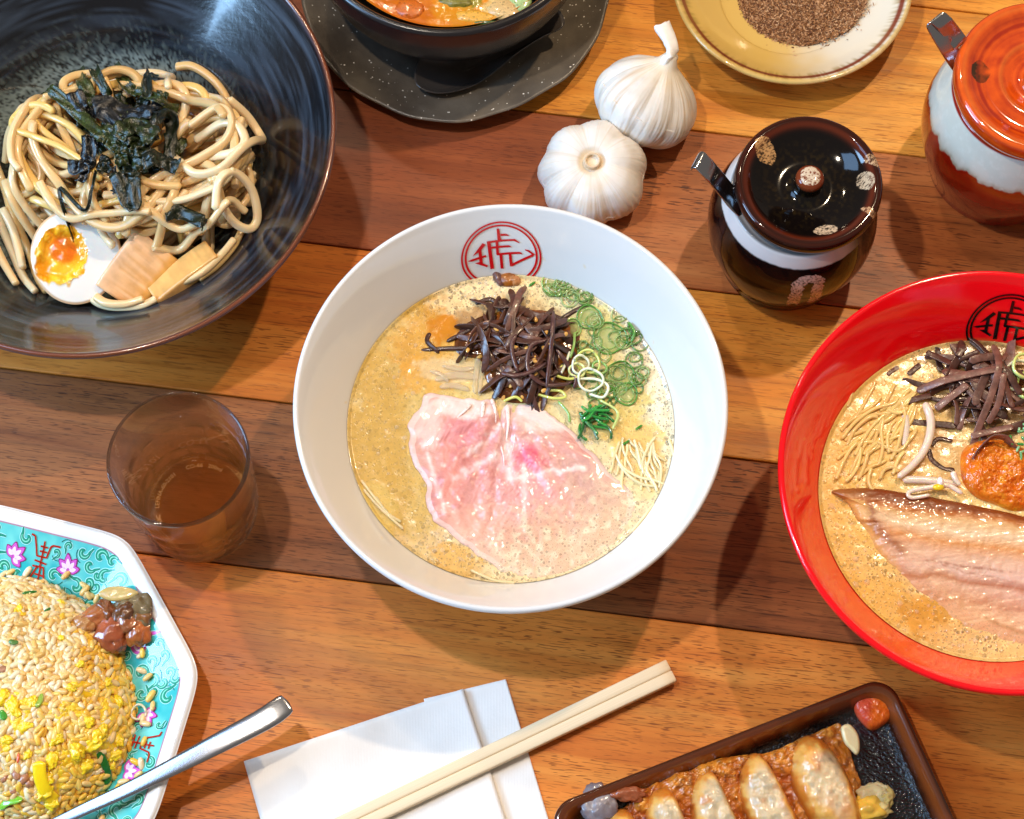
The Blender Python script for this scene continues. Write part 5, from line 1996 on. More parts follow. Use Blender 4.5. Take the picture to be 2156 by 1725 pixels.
for i in range(34):
    x, y = rq.uniform(1762, 1905), rq.uniform(850, 1005)
    a = -1.05 + .5 * math.sin((x + y) / 60.) + rq.uniform(-.25, .25)
    P = [(x, y)]
    for _ in range(rq.randint(4, 8)):
        a += rq.uniform(-.22, .26)
        x, y = x + 16 * cos(a), y + 16 * sin(a)
        if x < 1752 or x > 1930 or y < 800:
            break
        P.append((x, y))
    if len(P) > 2:
        nx_.append(P)
thin_noodles(nr_, nx_, RZ + .0003, S(240, 200, 122), .0010)

chi = thing('chili_paste', 'orange-red chilli paste lump at the right edge of the red bowl', 'chili paste', at(2100, 1010, RZ))
O = ats([(2022, 960), (2040, 935), (2080, 925), (2120, 930), (2165, 950), (2200, 1000), (2190, 1060), (2140, 1078), (2090, 1062), (2050, 1045), (2025, 1010)], RZ)
V, F, u = slab(O[:, :2], .0085, 160, 70, edge=1.5)
V[:, 2] += RZ - .001 + (.0042 * fbm(V[:, 0], V[:, 1], 0, 150, 3, 5) + .0010 * fbm(V[:, 0], V[:, 1], 0, 900, 2, 6)) * (1 - u ** 6)
nz = fbm(V[:, 0], V[:, 1], V[:, 2], 260, 3, 8)
part(chi, 'paste', V, F, simple('chili_paste_wet', rough=.18, spec=.5, coat=.9, coat_rough=.04, vc=True, bump=.7, bscale=900, bdist=.0006), mixc(mixc(S(218, 104, 14), S(230, 132, 24), np.clip(.5 + nz, 0, 1)), S(236, 164, 40), np.clip(nz * 2 - .6, 0, 1) * .8))
gr2 = thing('green_onions', 'pale green and white onion rings at the right edge of the red bowl', 'green onions', at(2150, 800, RZ))
ring_piece(gr2, 2146, 792, .0078, RZ + .0060, S(232, 232, 190), .0008, .0012, tilt=.3)
ring_piece(gr2, 2158, 772, .0062, RZ + .0075, S(206, 220, 130), .0008, .0012, tilt=-.3)
ring_piece(gr2, 2170, 812, .0070, RZ + .0065, S(190, 206, 110), .0008, .0012, tilt=.2)
for i in range(26):
    x, y = 2158 + rg.normal(0, 12), 925 + rg.uniform(-28, 34)
    s0 = at(x, y, RZ + .006)
    xy = wander(s0[:2], rg.uniform(0, 6), rg.uniform(.003, .007), .0005, 200, rg)
    P = np.concatenate([xy, np.full((len(xy), 1), RZ + rg.uniform(.008, .013))], 1)
    V, F = tube(P, .0007, .0009, 8)
    part(gr2, 'onion_shred', V, F, M_ONI, [S(110, 170, 110), S(60, 140, 60), S(150, 196, 140)][i % 3])

# ================================================================ THICK NOODLES
rg = np.random.default_rng(23)
nc = at(278, 408, .028)
nbx, nby = noodle_bowl.location[0], noodle_bowl.location[1]
_ni = catmull(np.array(nb_in), 200)


def nb_floor(X, Y):
    r = np.hypot(X - nbx, Y - nby)
    return np.interp(r, _ni[:, 0], _ni[:, 1])


RX, RY = .0665, .0600


def core(X, Y):
    d = np.hypot((X - nc[0]) / RX, (Y - nc[1]) / RY)
    a = np.arctan2(Y - nc[1], X - nc[0])
    n = fbm(X, Y, 0, 38, 2, 3)
    return .008 + .013 * np.clip(1 - (d * 1.12) ** 2.4, 0, 1) + .005 * n * (d < .9)


pileN = Pile(nbx - .12, nbx + .12, nby - .12, nby + .12, lambda X, Y: np.maximum(nb_floor(X, Y), core(X, Y)), .0010)
noodles = thing('thick_noodles', 'mound of thick beige noodles heaped in the blue-black bowl', 'noodles', (nc[0], nc[1], .012))
gx, gy = np.meshgrid(np.linspace(-1, 1, 90), np.linspace(-1, 1, 90), indexing='ij')
M_NO = simple('thick_wheat_noodle', rough=.30, spec=.5, coat=.35, coat_rough=.12, vc=True, sss=.3, sss_r=(.004, 0, 0), bump=.12, bscale=420)
rr_, tt_ = np.linspace(.001, 1, 60), np.linspace(0, 2 * pi, 120, endpoint=False)
cx_ = nc[0] + RX * .93 * rr_[:, None] * np.cos(tt_)
cy_ = nc[1] + RY * .93 * rr_[:, None] * np.sin(tt_)
cz_ = np.maximum(core(cx_, cy_) - .0012, nb_floor(cx_, cy_) - .001)
V = np.stack([cx_, cy_, cz_], -1).reshape(-1, 3)
part(noodles, 'noodle_mass', V, grid_faces(60, 120), M_NO, S(206, 168, 112))
NC = [S(230, 194, 140), S(222, 182, 120), S(236, 208, 162), S(228, 186, 106), S(214, 176, 118)]
EX = [(at(150, 560, .035)[:2], .0170), (at(285, 590, .035)[:2], .0150), (at(390, 585, .035)[:2], .0130)]


def nfield(p):
    """combed direction of the noodles: long arcs on the left, swirls on the right"""
    a_t = math.atan2(p[1] - nc[1], p[0] - nc[0]) + pi / 2
    return a_t * .55 + 1.1 + 1.9 * float(vnoise(p[0] * 17, p[1] * 17, 0, 7))


for i in range(200):
    edge = i % 5 == 0
    a = rg.uniform(0, 2 * pi)
    q = rg.uniform(.80, .97) if edge else sqrt(rg.uniform(0, .75))
    s0 = nc[:2] + np.array([RX * q * cos(a), RY * q * sin(a)])
    if any(np.linalg.norm(s0 - e_[0]) < e_[1] * .95 for e_ in EX):
        continue
    A_ = nfield(s0) + rg.normal(0, .2) + (pi if rg.random() < .5 else 0)
    if edge:
        A_ = a + pi / 2
    L = rg.uniform(.06, .15)
    P = [s0]
    kk = rg.normal(0, 10)
    loop_ = rg.random() < .25
    st2 = .0012
    for s_ in range(int(L / st2)):
        p = P[-1]
        kk += rg.normal(0, 5) - .05 * kk
        if loop_ and s_ in range(18, 44):
            A_ += st2 * 95 * (1 if i % 2 else -1)
        else:
            f_ = nfield(p)
            da = (f_ - A_ + pi / 2) % pi - pi / 2
            A_ += kk * st2 + da * .05
        dx, dy = (p - nc[:2]) / [RX, RY]
        d = math.hypot(dx, dy)
        if d > 1.0:
            break
        if d > .74:
            t_in = math.atan2(nc[1] - p[1], nc[0] - p[0])
            da = (t_in - A_ + pi) % (2 * pi) - pi
            A_ += np.sign(da) * min(abs(da), .13) * min(1, (d - .74) * 6)
        pn = p + st2 * np.array([cos(A_), sin(A_)])
        if any(np.linalg.norm(pn - e_[0]) < e_[1] for e_ in EX):
            break
        P.append(pn)
    P = np.array(P)
    if len(P) < 22:
        continue
    w = rg.uniform(.0020, .0025)
    Q = pileN.lay(P, w, w * .8, smooth=.013, sink=.75)
    V, F = tube(Q, w, w * .8, 12, 3.0, cap=.5, twist=rg.uniform(-2.5, 2.5))
    part(noodles, 'noodle', V, F, M_NO, NC[rg.integers(5)] * rg.uniform(.92, 1.05))


def zN(p):
    return float(pileN.q(np.array([p[0]]), np.array([p[1]]))[0])


def on_pile(px, py, guess=.045, it=4, pl=None):
    z = guess
    for _ in range(it):
        p = at(px, py, z)
        z = float((pl or pileN).q(np.array([p[0]]), np.array([p[1]]))[0])
    return at(px, py, z)


# loops that stand out in the picture
for pts in ([(-30, 300), (0, 380), (25, 450), (50, 510), (72, 570), (95, 610)], [(-40, 360), (-15, 440), (20, 520), (45, 575), (75, 615)], [(20, 400), (40, 450), (70, 490), (85, 520)], [(-60, 420), (-30, 480), (0, 540), (35, 600)], [(190, 625), (215, 645), (250, 656), (300, 655), (335, 640)], [(420, 600), (460, 570), (495, 530), (515, 490)], [(380, 610), (430, 590), (470, 555), (500, 520)], [(8, 250), (30, 240), (60, 245), (70, 262), (50, 275), (20, 290), (0, 320)], [(62, 215), (70, 190), (95, 178), (115, 190), (100, 225), (80, 270), (50, 330), (48, 380), (65, 405)],
            [(205, 140), (260, 130), (320, 128), (355, 145), (362, 190), (368, 230)], [(365, 128), (400, 130), (440, 155), (470, 190), (490, 235), (520, 260)], [(490, 250), (530, 270), (556, 310), (550, 350), (520, 390), (480, 425), (430, 428), (395, 395), (380, 372)],
            [(470, 500), (480, 450), (510, 425), (540, 440), (548, 480), (530, 505), (500, 500), (485, 480), (500, 462), (525, 470)], [(330, 545), (380, 540), (420, 520), (455, 515), (500, 480)], [(205, 635), (230, 652), (270, 655), (310, 645)], [(300, 470), (340, 500), (390, 520), (440, 512)],
            [(0, 430), (20, 470), (35, 520), (45, 560)], [(100, 420), (130, 470), (180, 500), (240, 500), (300, 500), (340, 505)]):
    xy = catmull(np.array([at(p[0], p[1], .036)[:2] for p in pts]), 90)
    Q = pileN.lay(xy, .0025, .0021, smooth=.012, sink=.6)
    V, F = tube(Q, .0022, .0019, 12, 3.0, cap=.6, twist=1.5)
    part(noodles, 'noodle', V, F, M_NO, NC[rg.integers(3)])

# ================================================================ NORI
def nori_mat():
    m, nt, b = new_mat('roasted_seaweed')
    g = N(nt)
    c_, a_ = g.col()
    co = g.coord('Object')
    n = g.noise(co, 380, 4, .65)
    g.l(g.mix(1.0, c_, g.ramp(n, [(.35, .5), (.5, 1.0), (.7, 2.2)]), 'MULTIPLY'), b.inputs['Base Color'])
    b.inputs['Roughness'].default_value = .26
    b.inputs['Specular IOR Level'].default_value = .6
    g.l(g.bump(n, .8, .0008), b.inputs['Normal'])
    return m


M_NORI = nori_mat()
nori = thing('shredded_nori', 'black-green shredded nori seaweed piled on the thick noodles', 'seaweed', on_pile(265, 290))


def nori_strip(pts, w, col, lift=.001, wr=.0016, seed=0, follow=True):
    xy = catmull(np.array([on_pile(p[0], p[1])[:2] for p in pts]), 34)
    Q = pileN.lay(xy, w * .8, .0007, smooth=.008, sink=.2)
    n = len(Q)
    t = np.linspace(0, 1, n)
    Q[:, 2] += lift + wr * vnoise(t * 4, seed, 0, 3)
    T = np.gradient(Q, axis=0)
    T /= np.linalg.norm(T, axis=1)[:, None]
    A_ = np.cross(T, [0, 0, 1.0])
    A_ /= np.linalg.norm(A_, axis=1)[:, None] + 1e-9
    B_2 = np.cross(A_, T)
    m_ = 9
    rows_ = []
    for j, k in enumerate(np.linspace(-1, 1, m_)):
        ww = w * (1 + .22 * vnoise(t * 9, seed + 5 * np.sign(k), 0, 7))
        crk = wr * .85 * vnoise(t * 7 + k, k * 2.2 + seed, 0, 5) + w * .35 * vnoise(t * 2.5, seed + 2, 0, 9) * k
        rows_.append(Q + A_ * (k * ww)[:, None] + B_2 * crk[:, None])
    V = np.concatenate(rows_)
    F = grid_faces(m_, n, closed_c=False)
    V2 = V - [0, 0, .00018]
    k_ = len(V)
    idx = np.arange(k_).reshape(m_, n)
    rim = np.concatenate([idx[:, 0], idx[-1, 1:], idx[-2::-1, -1], idx[0, -2:0:-1]])
    j = np.roll(rim, -1)
    part(nori, 'nori_strip', np.concatenate([V, V2]), np.concatenate([F, F[:, ::-1] + k_, np.stack([rim, j, j + k_, rim + k_], 1)]), M_NORI, col)


NK = [S(20, 26, 14), S(30, 38, 14), S(14, 16, 18), S(42, 50, 18)]
for i in range(34):
    cx, cy = 275 + rg.normal(0, 42), 295 + rg.normal(0, 42)
    a = rg.uniform(0, pi)
    L = rg.uniform(35, 85)
    cu = rg.uniform(-18, 18)
    pts = [(cx - L / 2 * cos(a), cy - L / 2 * sin(a)), (cx + cu * sin(a), cy - cu * cos(a)), (cx + L / 2 * cos(a), cy + L / 2 * sin(a))]
    nori_strip(pts, rg.uniform(.0022, .0042), NK[rg.integers(4)], lift=rg.uniform(.0004, .0025), wr=.0028, seed=i)
for i, (pts, w, ci) in enumerate((([(105, 220), (140, 238), (180, 262), (210, 290), (225, 320)], .0030, 3), ([(170, 160), (180, 185), (195, 215), (210, 240)], .0034, 3), ([(245, 158), (270, 185), (300, 205), (340, 225), (378, 242)], .0034, 3),
                                  ([(330, 180), (310, 200), (300, 225)], .0028, 0), ([(165, 215), (180, 245), (215, 255), (250, 270)], .0042, 2), ([(165, 345), (170, 375), (185, 345), (200, 310)], .0040, 2), ([(172, 385), (180, 350), (195, 335)], .0030, 2),
                                  ([(205, 365), (195, 410), (180, 450), (165, 485), (152, 508)], .0010, 0), ([(280, 370), (285, 400), (282, 440), (286, 470)], .0040, 0), ([(245, 370), (245, 395), (242, 418)], .0016, 2), ([(360, 486), (390, 480), (420, 470), (434, 478)], .0036, 0),
                                  ([(330, 260), (365, 270), (370, 310), (360, 350)], .0036, 0), ([(250, 300), (290, 290), (330, 295)], .0052, 1), ([(300, 340), (340, 330), (378, 358)], .0040, 0), ([(200, 235), (240, 232), (280, 250), (320, 250)], .0042, 2))):
    nori_strip(pts, w, NK[ci] * 1.15, lift=.0015, wr=.0022, seed=40 + i)

# ================================================================ EGG HALF
eg0 = at(160, 540, .046)
egg = thing('boiled_egg_half', 'soy-marinated boiled egg half with runny orange yolk in the noodle bowl', 'egg', eg0)
tilt = rotm(radians(16), radians(12), 0)
rx, ry = .0228, .0248
n_a, n_r = 200, 90
s_ = np.linspace(0.001, 1, n_r)
th = np.linspace(0, 2 * pi, n_a, endpoint=False)
x = rx * s_[:, None] * np.cos(th) * (1 + .05 * np.sin(th))
y = ry * s_[:, None] * np.sin(th)
px = x / .00024
py = y / .00024
nA = fbm(x, y, 0, 120, 2, 3)
nB = fbm(x, y, 0, 400, 2, 5)
yd = np.hypot((px + 30) / 54, (py + 2) / 66) + .20 * nA + .10 * nB
yk = sstep(1.04, .97, yd)
z = .0015 * (1 - s_[:, None] ** 2) * .5 - .0030 * yk * sstep(1.0, .6, yd) + .0014 * yk * nA + .00012 * yk * nB
z = z - .0006 * (1 - sstep(1, .94, s_[:, None] * np.ones(n_a)))
c = np.tile(S(232, 226, 216), (n_r * n_a, 1))
X_, Y_, yk_, yd_, nA_, nB_, sf_ = [q.ravel() for q in (px, py, yk, yd, nA, nB, s_[:, None] * np.ones(n_a))]
yc = mixc(S(244, 160, 10), S(246, 196, 50), np.clip(.45 + 1.1 * nA_ + .25 * nB_, 0, 1))
runny = sstep(1.1, .6, np.hypot((X_ + 28) / 30, (Y_ - 12) / 34) + .3 * nA_)
yc = mixc(yc, S(226, 104, 4), runny * .9)
c = c * (1 - yk_[:, None]) + yc * yk_[:, None]
c = mixc(c, S(214, 160, 100), sstep(.93, .98, sf_) * .8)
top = np.stack([x, y, z], -1).reshape(-1, 3)
ph = np.linspace(0, pi / 2, 40)[1:]
bx = rx * np.cos(ph)[:, None] * np.cos(th) * (1 + .05 * np.sin(th))
by = ry * np.cos(ph)[:, None] * np.sin(th)
bz = -.0205 * np.sin(ph)[:, None] * np.ones(n_a)
bot = np.stack([bx, by, bz], -1).reshape(-1, 3)
M_EGG = simple('egg_white', rough=.22, spec=.5, coat=.4, coat_rough=.08, vc=True, sss=.3, sss_r=(.004, 0, 0))
M_YOLK = simple('egg_yolk', rough=.2, spec=.5, coat=.8, coat_rough=.05, vc=True, sss=.3, sss_r=(.004, 0, 0), bump=.1, bscale=300)
V = np.concatenate([top, bot]) @ tilt.T
c = np.concatenate([c, np.tile(S(228, 184, 134), (len(bot), 1))])
F = grid_faces(n_r + len(ph), n_a)
isy = np.concatenate([yk_ > .5, np.zeros(len(bot), bool)])
fy = isy[F].all(1)
mk('egg_white', V, F[~fy], M_EGG, egg, col=c)
mk('yolk', V, F[fy], M_YOLK, egg, col=c, label='runny orange yolk')

# ================================================================ BAMBOO SHOOTS
def bamboo_mat():
    m, nt, b = new_mat('bamboo_shoot')
    g = N(nt)
    c_, a_ = g.col()
    st_ = g.noise(g.coord('Object', (1, 1, 1)), 160, 3)
    g.l(g.mix(1.0, c_, g.ramp(st_, [(.3, .86), (.7, 1.1)]), 'MULTIPLY'), b.inputs['Base Color'])
    b.inputs['Roughness'].default_value = .3
    b.inputs['Coat Weight'].default_value = .5
    b.inputs['Coat Roughness'].default_value = .1
    b.inputs['Subsurface Weight'].default_value = .2
    b.inputs['Subsurface Radius'].default_value = (1, .6, .3)
    b.inputs['Subsurface Scale'].default_value = .004
    g.l(g.bump(st_, .3, .0005), b.inputs['Normal'])
    return m


M_MENMA = bamboo_mat()


def menma(label, a, b_, w, h, roll, col, col2, name='bamboo_shoot'):
    a, b_ = np.array(a), np.array(b_)
    o = thing(name, label, 'bamboo shoot', a, 'bamboo shoots in the noodle bowl')
    P = np.linspace(0, 1, 26)[:, None] * (b_ - a) + a
    P[:, 2] += .0012 * np.sin(np.linspace(0, pi, 26))
    V, F = tube(P, w, h, 40, 9, cap=0, twist=np.full(26, roll))
    nzz = vnoise(np.arange(len(V)) % 40 / 3.0, np.arange(len(V)) // 40 * .03, 0, 2)
    V[:-2] += (np.random.default_rng(2).normal(0, 1, (len(V) - 2, 1)) * 0)
    # long fibres across the section
    k = np.arange(len(V)) % 40
    side = np.abs(np.cos((k + .5) / 40 * 2 * pi)) < .6
    fz = vnoise(V[:, 0] * 500 + V[:, 1] * 350, (V[:, 0] * .8 - V[:, 1]) * 40, 0, 3)
    lat = np.concatenate([np.tile(np.cos((np.arange(40) + .5) / 40 * 2 * pi), 26), [0, 0]])
    c = mixc(col, col2, sstep(-.25, .15, lat + .15 * fz))
    c = c * (1 + .10 * fz)[:, None]
    part(o, 'shoot_body', V, F, M_MENMA, c, smooth=True)
    return o


z1 = .033
menma('broad bamboo shoot slice with a pinkish cut face beside the egg half', at(332, 515, .044), at(250, 628, .034), .0135, .0056, .35, S(220, 150, 66), S(232, 178, 128))
menma('smaller rectangular bamboo shoot piece at the right of the broad one', at(452, 536, .042), at(330, 628, .036), .0072, .0062, -.30, S(224, 166, 92), S(228, 172, 98))

# ================================================================ SOUP IN THE BLACK BOWL
sz = .0056 + .0600
def soup_cols(px, py):
    return blobs(px, py, S(206, 120, 10), [(860, 15, 60, 50, S(196, 96, 8), .7, 0), (1000, 30, 60, 40, S(196, 122, 14), .8, 0), (1050, 10, 40, 30, S(206, 170, 104), .9, .4), (985, 5, 40, 14, S(120, 120, 30), .8, .0), (950, 15, 40, 30, S(210, 136, 20), .7, 0)], .1, 41)


sp_ = thing('soup', 'glossy orange soup with green scraps in the black bowl', 'soup', soup_bowl.location)
broth(sp_, 'soup_surface', [(0, .010), (.03, .011), (.050, .022), (.060, .040), (.0645, .058), (.0660, .070)], .0600, soup_cols, M_BROTH, lump=.0012)
for (x, y, rx_, ry_, col) in ((1060, 20, .010, .007, S(196, 160, 104)), (1000, 36, .012, .004, S(206, 150, 50)), (960, 4, .009, .004, S(110, 100, 30)), (1030, 50, .008, .0012, S(40, 70, 10)), (860, 20, .008, .006, S(190, 96, 20)), (1095, 4, .006, .006, S(150, 170, 110))):
    V, F = ico(3)
    V = V * (1 + .25 * fbm(V[:, 0], V[:, 1], V[:, 2], 2, 2, x))[:, None] * [rx_, ry_, .002] + at(x, y, sz - .0006)
    part(sp_, 'vegetable_piece', V, F, M_EAR if col[0] < .1 else M_MEAT, col)

# ================================================================ GROUND SPICE
sc0 = at(1690, -14, .011)
spice = thing('ground_spice', 'brown coarsely ground spice heaped in the cream dish', 'spice', sc0)
spice['kind'] = 'stuff'
M_SPI = simple('spice_flakes', rough=.7, spec=.3, vc=True)
r_ = np.linspace(.001, 1, 60)
t_ = np.linspace(0, 2 * pi, 160, endpoint=False)
cdx, cdy = cream_dish.location[0], cream_dish.location[1]


def sp_h(x, y):
    d = np.hypot((x - sc0[0]) / .0352, (y - sc0[1]) / .0300)
    floor = np.interp(np.hypot(x - cdx, y - cdy), [0, .030, .036, .045, .052], [.006, .0065, .0085, .014, .020])
    return floor + np.maximum(.0085 * (1 - d ** 2), -.002) * (1 + .12 * fbm(x, y, 0, 120, 2, 3)), d


X_ = sc0[0] + .0352 * r_[:, None] * np.cos(t_) * (1 + .04 * np.sin(5 * t_))
Y_ = sc0[1] + .0300 * r_[:, None] * np.sin(t_) * (1 + .04 * np.sin(7 * t_))
Z_, d_ = sp_h(X_, Y_)
part(spice, 'spice_heap', np.stack([X_, Y_, Z_ - .0004], -1).reshape(-1, 3), grid_faces(60, 160), M_SPI, S(128, 86, 52))
acc = Acc()
rs = np.random.default_rng(5)
n_f = 9000
a = rs.uniform(0, 2 * pi, n_f)
q = np.sqrt(rs.uniform(0, 1, n_f)) * 1.02
q[:260] = 1.0 + np.abs(rs.normal(0, .07, 260))
fx_, fy_ = sc0[0] + .0352 * q * np.cos(a), sc0[1] + .0300 * q * np.sin(a)
fz_, _ = sp_h(fx_, fy_)
yaw = rs.uniform(0, 2 * pi, n_f)
ln, wd = rs.uniform(.0005, .0014, n_f), rs.uniform(.0002, .0005, n_f)
e1_ = np.stack([np.cos(yaw), np.sin(yaw), rs.normal(0, .5, n_f)], 1)
e2_ = np.stack([-np.sin(yaw), np.cos(yaw), rs.normal(0, .4, n_f)], 1)
P0 = np.stack([fx_, fy_, fz_ + rs.uniform(0, .0005, n_f)], 1)
Vf = np.stack([P0 - e1_ * ln[:, None], P0 - e2_ * wd[:, None], P0 + e1_ * ln[:, None], P0 + e2_ * wd[:, None] + [0, 0, .0002]], 1).reshape(-1, 3)
cf = np.array([S(168, 118, 76), S(140, 94, 58), S(188, 140, 98), S(112, 70, 46), S(206, 160, 116)])[rs.integers(0, 5, n_f)]
o = part(spice, 'spice_flakes', Vf, np.arange(n_f * 4).reshape(-1, 4), M_SPI, np.repeat(cf, 4, 0), smooth=False)
o['kind'] = 'stuff'

# ================================================================ FRIED RICE
rc = at(20, 1500, .012)
RR = .0655


def rice_h(x, y):
    d = np.hypot(x - rc[0], (y - rc[1]) / 1.02) / RR
    a = np.arctan2(y - rc[1], x - rc[0])
    d = d * (1 + .03 * np.sin(3 * a) + .02 * np.sin(7 * a))
    return .0075 + .034 * np.clip(1 - d ** 2.6, 0, 1) ** .62 + .0012 * fbm(x, y, 0, 90, 2, 9), d


M_RICE = simple('fried_rice_grain', rough=.3, spec=.5, coat=.3, coat_rough=.12, vc=True, sss=.25, sss_r=(.002, 0, 0))
rice = thing('fried_rice', 'dome of golden fried rice with egg on the octagonal plate', 'fried rice', (rc[0], rc[1], .0075))
r_ = np.linspace(.001, 1, 90)
t_ = np.linspace(0, 2 * pi, 200, endpoint=False)
X_, Y_ = rc[0] + RR * .99 * r_[:, None] * np.cos(t_), rc[1] + RR * .99 * r_[:, None] * np.sin(t_)
Z_, _ = rice_h(X_, Y_)
o = part(rice, 'packed_rice', np.stack([X_, Y_, np.maximum(Z_ - .0003, .0066)], -1).reshape(-1, 3), grid_faces(90, 200), M_RICE, S(232, 180, 92))
o['kind'] = 'stuff'
# one grain: a blunt spindle
P = np.array([[t, 0, .00012 * (1 - (t / .0034) ** 2)] for t in np.linspace(-.0030, .0030, 9)])
gV, gF = tube(P, .00150, .00130, 8, 2.0, cap=0, wfun=lambda u: np.array([.46, .80, .95, 1, 1.02, 1.0, .95, .80, .50]))
gFq = fq(gF)
pal = [S(240, 208, 156), S(236, 198, 136), S(236, 192, 116), S(242, 216, 172), S(230, 180, 100), S(238, 200, 126)]
palY = [S(240, 184, 58), S(242, 192, 76), S(236, 176, 56), S(240, 198, 100)]
gmeshes = [mesh_data('rice_grain', gV * [1, 1, 1], gF, M_RICE, col=c_) for c_ in pal] + [mesh_data('rice_grain', gV * [1.06, .95, 1], gF, M_RICE, col=c_) for c_ in palY]
rs = np.random.default_rng(8)
placed = []
cand = 0
grid = {}
while cand < 60000 and len(placed) < 3600:
    cand += 1
    a, q = rs.uniform(0, 2 * pi), sqrt(rs.uniform(0, 1.0)) * 1.0
    x, y = rc[0] + RR * q * cos(a), rc[1] + RR * q * sin(a)
    if x < -.295:
        continue
    if q > .9 and rs.random() < .15:
        pass
    key = (int(x / .002), int(y / .002))
    ok = True
    for i_ in (-1, 0, 1):
        for j_ in (-1, 0, 1):
            for (u_, v_) in grid.get((key[0] + i_, key[1] + j_), ()):
                if (u_ - x) ** 2 + (v_ - y) ** 2 < .00185 ** 2:
                    ok = False
    if ok:
        grid.setdefault(key, []).append((x, y))
        placed.append((x, y))
PX = np.array(placed)
Zp, _ = rice_h(PX[:, 0], PX[:, 1])
e = .0008
gxn = (rice_h(PX[:, 0] + e, PX[:, 1])[0] - rice_h(PX[:, 0] - e, PX[:, 1])[0]) / (2 * e)
gyn = (rice_h(PX[:, 0], PX[:, 1] + e)[0] - rice_h(PX[:, 0], PX[:, 1] - e)[0]) / (2 * e)
st_a = rs.uniform(-.9, 1.7, 34)
st_q = 1.03 + np.abs(rs.normal(0, .05, 34))
sx_, sy_ = rc[0] + RR * st_q * np.cos(st_a), rc[1] + RR * st_q * np.sin(st_a)
st_t = np.hypot(sx_ - pc[0], sy_ - pc[1]) * tnorm(np.arctan2(sy_ - pc[1], sx_ - pc[0]))
PX = np.concatenate([PX, np.stack([sx_, sy_], 1)])
Zp = np.concatenate([Zp, np.interp(st_t, _pin[:, 0], _pin[:, 1]) + .0012])
gxn, gyn = np.concatenate([gxn, np.zeros(34)]), np.concatenate([gyn, np.zeros(34)])
W_ = np.stack([PX[:, 0], PX[:, 1], Zp], 1)
pxx, pyy = proj(W_)
ylw = sstep(60, 230, pxx * .9 + (pyy - 1420) * .35 + 40 * fbm(pxx, pyy, 0, 1 / 50., 2, 4))
acc = Acc2()
# grains nearest the camera's middle show largest: upper flank and crest
order = np.argsort(np.hypot(pxx - 130, pyy - 1480))
big = set(order[:300].tolist())
from mathutils import Matrix
for i in range(len(PX)):
    nrm = np.array([-gxn[i], -gyn[i], 1.0])
    nrm /= np.linalg.norm(nrm)
    yaw = rs.uniform(0, 2 * pi)
    t1 = np.array([cos(yaw), sin(yaw), 0])
    t1 = t1 - nrm * np.dot(t1, nrm)
    t1 = t1 / np.linalg.norm(t1) + nrm * rs.normal(0, .22)
    t1 /= np.linalg.norm(t1)
    t2 = np.cross(nrm, t1)
    t2 /= np.linalg.norm(t2)
    t3 = np.cross(t1, t2)
    Rm = np.stack([t1, t2, t3], 1) * rs.uniform(.82, 1.12)
    pos = W_[i] + nrm * rs.uniform(-.0005, .0009)
    yel = rs.random() < ylw[i] * .72
    ci = (6 + rs.integers(4)) if yel else rs.integers(6)
    if i in big:
        o = bpy.data.objects.new('rice_grain', gmeshes[ci])
        COL.objects.link(o)
        o.parent = rice
        M4 = Matrix(((*Rm[0], pos[0] - rc[0]), (*Rm[1], pos[1] - rc[1]), (*Rm[2], pos[2] - .0075), (0, 0, 0, 1)))
        o.matrix_local = M4
    else:
        cc = (palY[ci - 6] if ci >= 6 else pal[ci])
        acc.add(gV @ Rm.T + pos - np.array([rc[0], rc[1], .0075]), gFq, cc * rs.uniform(.92, 1.06))
o = acc.out('rice_grains', M_RICE, rice)
o['kind'] = 'stuff'


def on_rice(px, py, up=0.0):
    z = .03
    for _ in range(6):
        p = at(px, py, z)
        z = float(rice_h(p[0], p[1])[0])
    p[2] = z + up
    return p


M_EGGY = simple('scrambled_egg', rough=.3, spec=.5, coat=.3, coat_rough=.15, vc=True, sss=.3, sss_r=(.004, 0, 0), bump=.4, bscale=500)


def crumb(parent, name, px, py, r, sc, col, mat, seed, up=.001, rot=0, sub=3, fr=1.8, am=.32):
    V, F = ico(sub)
    V = V * (1 + am * fbm(V[:, 0], V[:, 1], V[:, 2], fr, 3, seed))[:, None] * np.array(sc) * r
    V = rotz(V, rot) + on_rice(px, py, up)
    part(parent, name, V, F, mat, mixc(col, col * .8, np.clip(fbm(V[:, 0], V[:, 1], V[:, 2], 300, 2, seed), 0, 1)))


eggs = thing('scrambled_egg', 'bright yellow scrambled egg pieces scattered through the fried rice', 'egg', on_rice(200, 1500))
k = 0
for (x, y, r) in ((42, 1283, 5), (128, 1271, 5), (190, 1318, 7), (30, 1490, 11), (55, 1530, 8), (70, 1480, 7), (150, 1450, 6), (200, 1560, 13), (160, 1580, 12), (240, 1590, 9), (110, 1600, 10), (100, 1640, 9), (95, 1665, 12), (108, 1690, 10), (120, 1560, 8), (235, 1610, 7), (15, 1560, 7), (60, 1590, 6),
                  (185, 1520, 8), (225, 1440, 7), (250, 1480, 7), (170, 1400, 5), (215, 1540, 9), (130, 1345, 4), (5, 1470, 9), (250, 1560, 7), (180, 1615, 9)):
    k += 1
    crumb(eggs, 'egg_piece', x, y, r * .00024 * 1.5, (1.25, .85, .42), S(250, 204, 26), M_EGGY, k, .0016, k * 1.3, sub=4, fr=2.4, am=.6)
